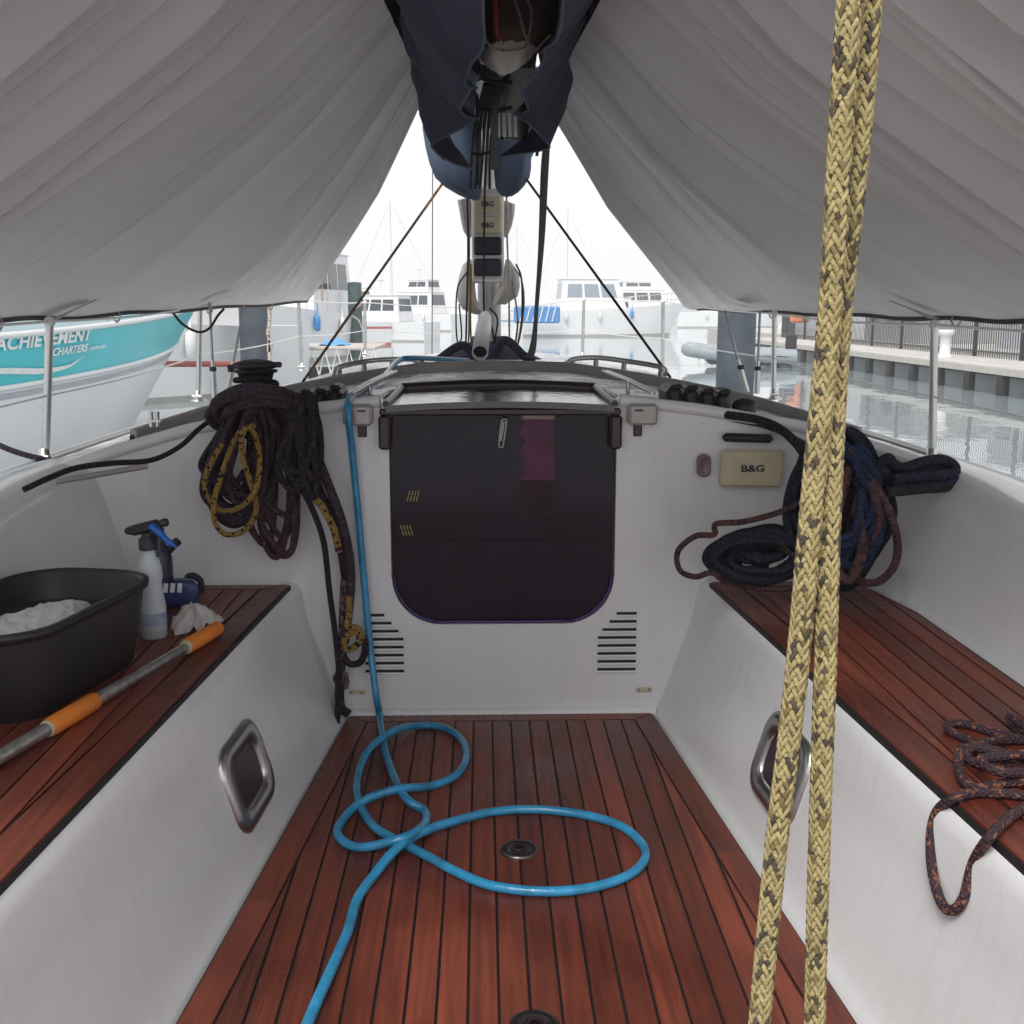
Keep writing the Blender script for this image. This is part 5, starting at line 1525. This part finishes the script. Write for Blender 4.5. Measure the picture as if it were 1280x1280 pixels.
# (pixel, distance)
motorboat('white motor boat with grey waterline moored bow towards us, left of the near pile', at_px(352, 30), 27.5, R(148), L=9, B=3.4, fb=1.5, cab=(1.5, .2, .6), lift=.25)
motorboat('tall white flybridge boat with a curved wooden panel left of the thin pile', at_px(408, 47), 47, R(170), L=10, B=4, fb=1.6, cab=(2.3, .1, .6), fly=False, tap=.92)
motorboat('white cruiser with a red line right of the thin pile', at_px(478, 60), 60, R(115), L=9, B=3.2, fb=1.2, band=REDP, cab=(1.5, .25, .65))
motorboat('small white cabin boat left of the mast bag', at_px(540, 66), 66, R(70), L=8, B=3, fb=1.1, cab=(1.5, .2, .6))
motorboat('bright blue sterned fishing boat with a pale cabin behind the webbing strap', at_px(652, 76), 78, R(-86), L=11.5, B=4, fb=1.7, cab=(2.1, .22, .62), wm=GLASSL)
motorboat('small white boat with dark windows right of the blue boat', at_px(812, 78), 80, R(110), L=7.5, B=3, fb=1.1, cab=(1.5, .2, .62), band=BLUEP)
motorboat('white cruiser far behind the halyards', at_px(575, 95), 95, R(60), L=10, B=3.5, fb=1.4, cab=(1.8, .2, .6), fly=True)
motorboat('far white boat left of the mast with a flat roof', at_px(500, 110), 112, R(95), L=12, B=4, fb=1.6, cab=(2.2, .2, .65))
motorboat('far white motor yacht right behind the blue boat', at_px(740, 140), 142, R(-80), L=15, B=4.6, fb=1.9, cab=(2.2, .2, .65), fly=True)
motorboat('far white launch at the right end of the row', at_px(850, 110), 112, R(-95), L=11, B=4, fb=1.5, cab=(1.9, .2, .6))
# blue stern panel on the fishing boat
b0 = at_px(652, 76)
fb_ = empty('stern_cladding', (at_px(655, 74.9), 74.9, WZ + .1), 'bright blue stern cladding of the boat behind the strap', 'stern panel')
m = M(); a = PY(642, 404, 74.9); b = PY(700, 383, 74.9); m.box((a + b) / 2, (b.x - a.x, .5, b.z - a.z), bev=.1)
m.build('blue_panel', BLUEP, fb_)
m = M()
for i in range(6):
    p = PY(650 + i * 8, 402, 74.6); m.tube([p, p + Vector((.25, 0, .95))], .05, 5)
m.build('white_bar', WHITEP, fb_)
# yachts with masts in the distance
def syacht(lab, x, y, head, L=10, h=13):
    root = empty('moored_yacht', (0, 0, 0), lab, 'sailboat', 'boats moored across the marina')
    S = hull_fn(L, 3.2, 1.1, lift=.2)
    boat_hull(S, [WHITEF, BLUEP], [(0, .1, 1), (.1, 1, 0)], root)
    cabin(root, -.9, .9, L * .3, L * .62, 1.15, 1.65, wins=3)
    m = M(); m.tube([Vector((0, L * .55, 1.2)), Vector((0, L * .55, h))], .07, 8)
    m.tube([Vector((-.9, L * .55, h * .5)), Vector((.9, L * .55, h * .5))], .03, 6); m.build('mast', WHITEP, root)
    m = M(); m.tube([Vector((0, L * .55, 2.3)), Vector((0, L * .15, 2.2))], .13, 8); m.build('boom', CLOTHW, root)
    m = M()
    for p in ((0, L, 1.3), (0, 0, 1.1), (-1.4, L * .55, 1.1), (1.4, L * .55, 1.1)): m.tube([Vector(p), Vector((0, L * .55, h * .97))], .012, 4)
    m.build('rigging', STEELD, root)
    finish(root, x, y, head); return root
for i, (px, Y, hd, L, h, lab) in enumerate(((448, 88, 75, 10, 12, 'moored yacht with a bare mast above the thin pile'), (562, 120, 100, 11, 13, 'distant moored yacht left of the instrument bracket'), (770, 140, 85, 11, 14, 'distant moored yacht behind the dark red line'), (700, 170, 100, 12, 14, 'most distant moored yacht right of the strap'))):
    syacht(lab, at_px(px, Y), Y, R(hd), L, h)

# boat with the white framed deck and dark hold, left of mast
def workboat():
    root = empty('work_pontoon', (0, 0, 0), 'low dark work float with a white tubular frame and blue cover left of the coachroof', 'float')
    Y = 27
    a = PY(352, 440, Y); b = PY(475, 440, Y)
    m = M(); m.box(((a.x + b.x) / 2, Y + 1.5, WZ + .12), (b.x - a.x, 3, .5), bev=.05); m.build('float_body', DARKW, root)
    m = M(); m.box(((a.x + b.x) / 2, Y + 1.5, WZ + .95), (b.x - a.x - .2, 3, .08), bev=.02); m.build('deck_board', mat('weathered_board', (.5, .46, .42), rough=.8).m, root)
    m = M(); n = 8
    for i in range(n):
        x0 = a.x + (b.x - a.x) * i / n; x1 = a.x + (b.x - a.x) * (i + 1) / n
        m.tube([Vector((x0, Y, WZ + .3)), Vector(((x0 + x1) / 2, Y, WZ + .93)), Vector((x1, Y, WZ + .3))], .025, 6)
    m.build('truss', WHITEP, root)
    m = M(); c = PY(415, 427, Y + 1); q = []
    for i in range(9):
        q.append([Vector((c.x - .3 + .7 * j / 10, Y + .7 + .9 * i / 8, WZ + 1.0 + .16 * sin(pi * i / 8) * sin(pi * j / 10) + .03 * sin(i * 2 + j))) for j in range(11)])
    m.grid(q); tag(m.build('cover_sheet', TARPB), 'bright blue sheet folded on the low float', 'cover')
workboat()
# red striped spar lying in front of the left boat
m = M(); m.tube([PY(165, 455, 17), PY(300, 455, 18)], .045, 6); tag(m.build('boarding_spar', REDP), 'thin red and white spar left of the near pile', 'spar')
m = M(); m.tube([PY(380, 345, 46.5), PY(381, 346, 46.5)], .01, 4)
# wooden panel of the tall boat
a = PY(391, 345, 42); b = PY(404, 377, 42)
m = M(); 
for i in range(5):
    z = b.z + (a.z - b.z) * (i + .5) / 5; m.box(((a.x + b.x) / 2, 42, z), (b.x - a.x, .1, (a.z - b.z) / 5 * .9), bev=.01)
tag(m.build('louvred_screen', WOODB), 'pale slatted wooden screen on the tall white boat', 'screen')
tag(M().box((PY(433, 389, 41).x, 0, 0), (.01, .01, .01)).build('tmp', WHITEP), 'x', 'x')
bpy.data.objects.remove(bpy.data.objects['tmp'])

# piles
def pile(px, top, w_px, Y, mt, lab, cap=True):
    c = PY(px, top, Y); r = w_px / 2 / FPX * Y
    m = M(); prof = [(r, -2.5), (r * 1.005, -.2), (r, 0), (r * .97, .03), (.02, .06)]
    h = c.z
    m.lathe([(r, WZ - .5), (r, WZ + .3), (r, h - .05), (r * .96, h), (.01, h + .02)], (c.x, Y, 0), 24)
    o = m.build('mooring_pile', mt); tag(o, lab, 'pile', 'mooring piles'); return o
pile(315, 340, 36, 24, PILEM, 'thick blue-grey mooring pile on the left, behind the winch')
pile(443, 353, 17, 44, PILET, 'thin dark teal mooring pile with a white rope, left of the mast')
pile(923, 350, 47, 18, PILEM, 'thick blue-grey mooring pile on the right under the tarpaulin edge')
m = M(); P = [PY(434, 380, 43.6), PY(452, 379, 43.6), PY(438, 392, 43.6), PY(448, 400, 43.6), PY(453, 412, 43.6)]; m.tube(cr(P, 4), .03, 5)
tag(m.build('mooring_rope', R_WHITE), 'white rope tied round the thin dark pile', 'rope')
rope('mooring_rope', [PY(x, y, 23) for x, y in ((336, 375), (337, 400), (335, 418), (339, 430), (336, 440), (337, 425), (337, 455))], .04, R_WHITE, 'pale rope with a knot hanging beside the thick left pile', n=6)

# right side pontoon
PXX = 11.4
def pontoon():
    root = empty('pontoon', (PXX + 1.5, 40, WZ), 'long concrete walkway pontoon with grey floats on the right', 'pontoon')
    Y0, Y1 = 14, 50
    zt = WZ + .62
    sl_ = 0.0
    n = 12
    for i in range(n):
        a = Y0 + (Y1 - Y0) * i / n; b = Y0 + (Y1 - Y0) * (i + 1) / n
        m = M(); m.box((PXX + 1.25, (a + b) / 2, zt - .06), (2.5, b - a - .03, .12), bev=.01); m.build('deck_slab', CONC, root)
    m = M(); m.box((PXX - .01, (Y0 + Y1) / 2, zt - .1), (.06, Y1 - Y0, .14)); m.build('edge_beam', mat('edge_beam_pale', (.5, .48, .44), rough=.7).m, root)
    y = Y0 + .4
    proto = None
    while y < Y1 - 1:
        if proto is None:
            m = M(); m.box((0, 0, 0), (1.2, 1.18, .5), bev=.05); proto = m.build('float_block', FLOATM, root); f = proto
            m = M(); m.box((-.62, .86, 0), (.12, .3, .62)); pp = m.build('black_fender', DARKW, root); q = pp
        else:
            f = proto.copy(); COL.objects.link(f); q = pp.copy(); COL.objects.link(q)
        f.location = (PXX + .65, y + .6, WZ + .2); q.location = (PXX + .65, y + .6, WZ + .22)
        y += 1.72
    return root
pontoon()
def fence():
    root = empty('security_fence', (PXX + 1.5, 40, WZ + .62), 'tall grey barred steel fence along the right pontoon', 'fence')
    Y0, Y1 = 14, 50; x = PXX + 1.9; z0 = WZ + .62; h = 1.75
    m = M(); m.tube([Vector((x, Y0, z0 + .15)), Vector((x, Y1, z0 + .15))], .025, 6); m.tube([Vector((x, Y0, z0 + h - .1)), Vector((x, Y1, z0 + h - .1))], .025, 6); m.build('rail', FENCEM, root)
    bar = M(); bar.tube([Vector((0, 0, 0)), Vector((0, 0, h))], .014, 5); pb = None; y = Y0; i = 0
    while y < Y1:
        if i % 20 == 0:
            mm = M(); mm.box((0, 0, h / 2), (.09, .09, h + .05)); q = mm.build('post', DARKW, root) if i == 0 else po.copy()
            if i: COL.objects.link(q)
            else: po = q
            q.location = (x, y, z0)
        else:
            if pb is None: pb = bar.build('bar', FENCEM, root); q = pb
            else: q = pb.copy(); COL.objects.link(q)
            q.location = (x, y, z0)
        y += .135; i += 1
    return root
fence()
# furniture on the pontoon
def on_pont(px, Y): return PY(px, 420, Y).x
c = Vector((PXX + 1.0, 0, WZ + .62)); 
Yb = 29.5
m = M(); m.lathe([(.2, 0), (.2, .05), (.14, .08), (.13, .55), (.2, .6), (.22, .66), (.2, .72)], (PXX + .8, Yb, WZ + .62), 16); tag(m.build('mooring_bollard', WHITEP), 'white bollard standing on the pontoon behind the halyard', 'bollard')
m = M(); P = [Vector((PXX + .35, 20.6, WZ + .62)), Vector((PXX + .35, 20.6, WZ + .85)), Vector((PXX + .35, 21.0, WZ + .95)), Vector((PXX + .35, 21.3, WZ + .62))]; m.tube(cr(P, 5), .025, 6); tag(m.build('hoop_cleat', STEEL), 'small steel hoop on the near edge of the pontoon', 'hoop')
m = M(); P = [Vector((PXX + 1.82, 26.5 + .38 * cos(t), WZ + 1.55 + .38 * sin(t))) for t in [2 * pi * i / 20 for i in range(20)]]; m.tube(P, .055, 8, True); tag(m.build('hanging_hose', BLACKP), 'black hose coil hanging on the pontoon fence', 'hose')
# hi-vis box / orange item
m = M(); cc = PY(1000, 388, 47); m.box((cc.x, 47, cc.z), (.75, .4, 1.0), bev=.08); m.box((cc.x, 46.9, cc.z + .6), (.5, .3, .2), bev=.05); tag(m.build('lifebuoy_cabinet', ORANGEP), 'orange safety cabinet at the far end of the pontoon', 'cabinet')
m = M(); cc = PY(985, 415, 50); m.box((cc.x, 50, WZ + 1.3), (.5, .4, 3.2), bev=.02); tag(m.build('dark_post', DARKW), 'dark upright post at the far end of the pontoon', 'post')
# dark shed and containers behind the fence
for i, (x, y, w_, h_, mt, lab) in enumerate(((18.5, 34, 3, 2.4, mat('mauve_panel', (.45, .43, .50), rough=.6).m, 'lilac grey shed behind the pontoon fence'), (17.5, 44, 3, 2.2, mat('yellow_green', (.34, .34, .33), rough=.6).m, 'olive hut at the far end behind the fence'), (19, 26, 3.4, 2.4, mat('pale_blue_wall', (.5, .53, .58), rough=.6).m, 'pale blue cabin behind the near part of the fence'))):
    root = empty('dock_shed', (x, y, WZ + .6), lab, 'shed')
    m = M(); m.box((x, y, WZ + .6 + h_ / 2), (w_, 6, h_)); m.build('wall', mt, root)
    m = M(); m.box((x, y, WZ + .65 + h_), (w_ + .3, 6.3, .1), bev=.02); m.build('roof', GREYB, root)
    for k_ in range(3):
        m = M(); m.box((x - w_ / 2 - .01, y - 2 + k_ * 2, WZ + 1.8), (.06, 1.0, .8), bev=.01); m.build('window', GLASSD, root)
tag(M().box((21, 40, WZ + .25), (12, 70, .7)).build('quay', CONC), kind='structure')
# rigid inflatable
def rib(px, Y, lab, L=4.2, head=R(100)):
    root = empty('inflatable_dinghy', (0, 0, 0), lab, 'dinghy')
    P = [Vector((-.75, 0, .35)), Vector((-.78, L * .35, .38)), Vector((-.72, L * .65, .42)), Vector((-.4, L * .92, .52)), Vector((0, L, .56)), Vector((.4, L * .92, .52)), Vector((.72, L * .65, .42)), Vector((.78, L * .35, .38)), Vector((.75, 0, .35))]
    m = M(); m.tube(cr(P, 6), .24, 12); m.build('tube', RUBBER, root)
    m = M(); m.box((0, L * .42, .2), (1.2, L * .8, .25), bev=.1); m.build('floor', FLOATM, root)
    m = M(); m.box((0, .05, .75), (.35, .35, .7), bev=.1); m.build('outboard', BLACKP, root)
    m = M(); m.box((0, L * .45, .62), (.5, .4, .6), bev=.08); m.build('console', WHITEP, root)
    m = M(); m.tube([p + Vector((p.x * .28, .0, .0)) for p in cr(P, 6)], .03, 6); m.build('rub_rail', BLACKP, root)
    finish(root, at_px(px, Y), Y, head); return root
rib(992, 37, 'grey inflatable dinghy passing behind the thick right pile', 3.4, R(84))

# ================================================================= ADDED HAZE
hz_ = M(); hz_.box((0, 450, 6.25), (2040, 1340, 16.5))  # thin haze volume, added to wash out the distant boats
hk = bpy.data.materials.new('added_haze'); hk.use_nodes = True; ht = hk.node_tree
ht.nodes.remove(ht.nodes['Principled BSDF'])
pv = ht.nodes.new('ShaderNodeVolumePrincipled'); pv.inputs['Color'].default_value = (.98, .98, .99, 1); pv.inputs['Density'].default_value = HAZE; pv.inputs['Anisotropy'].default_value = 0
ht.links.new(pv.outputs[0], ht.nodes['Material Output'].inputs['Volume'])
tag(hz_.build('added_haze_volume', hk), kind='stuff')
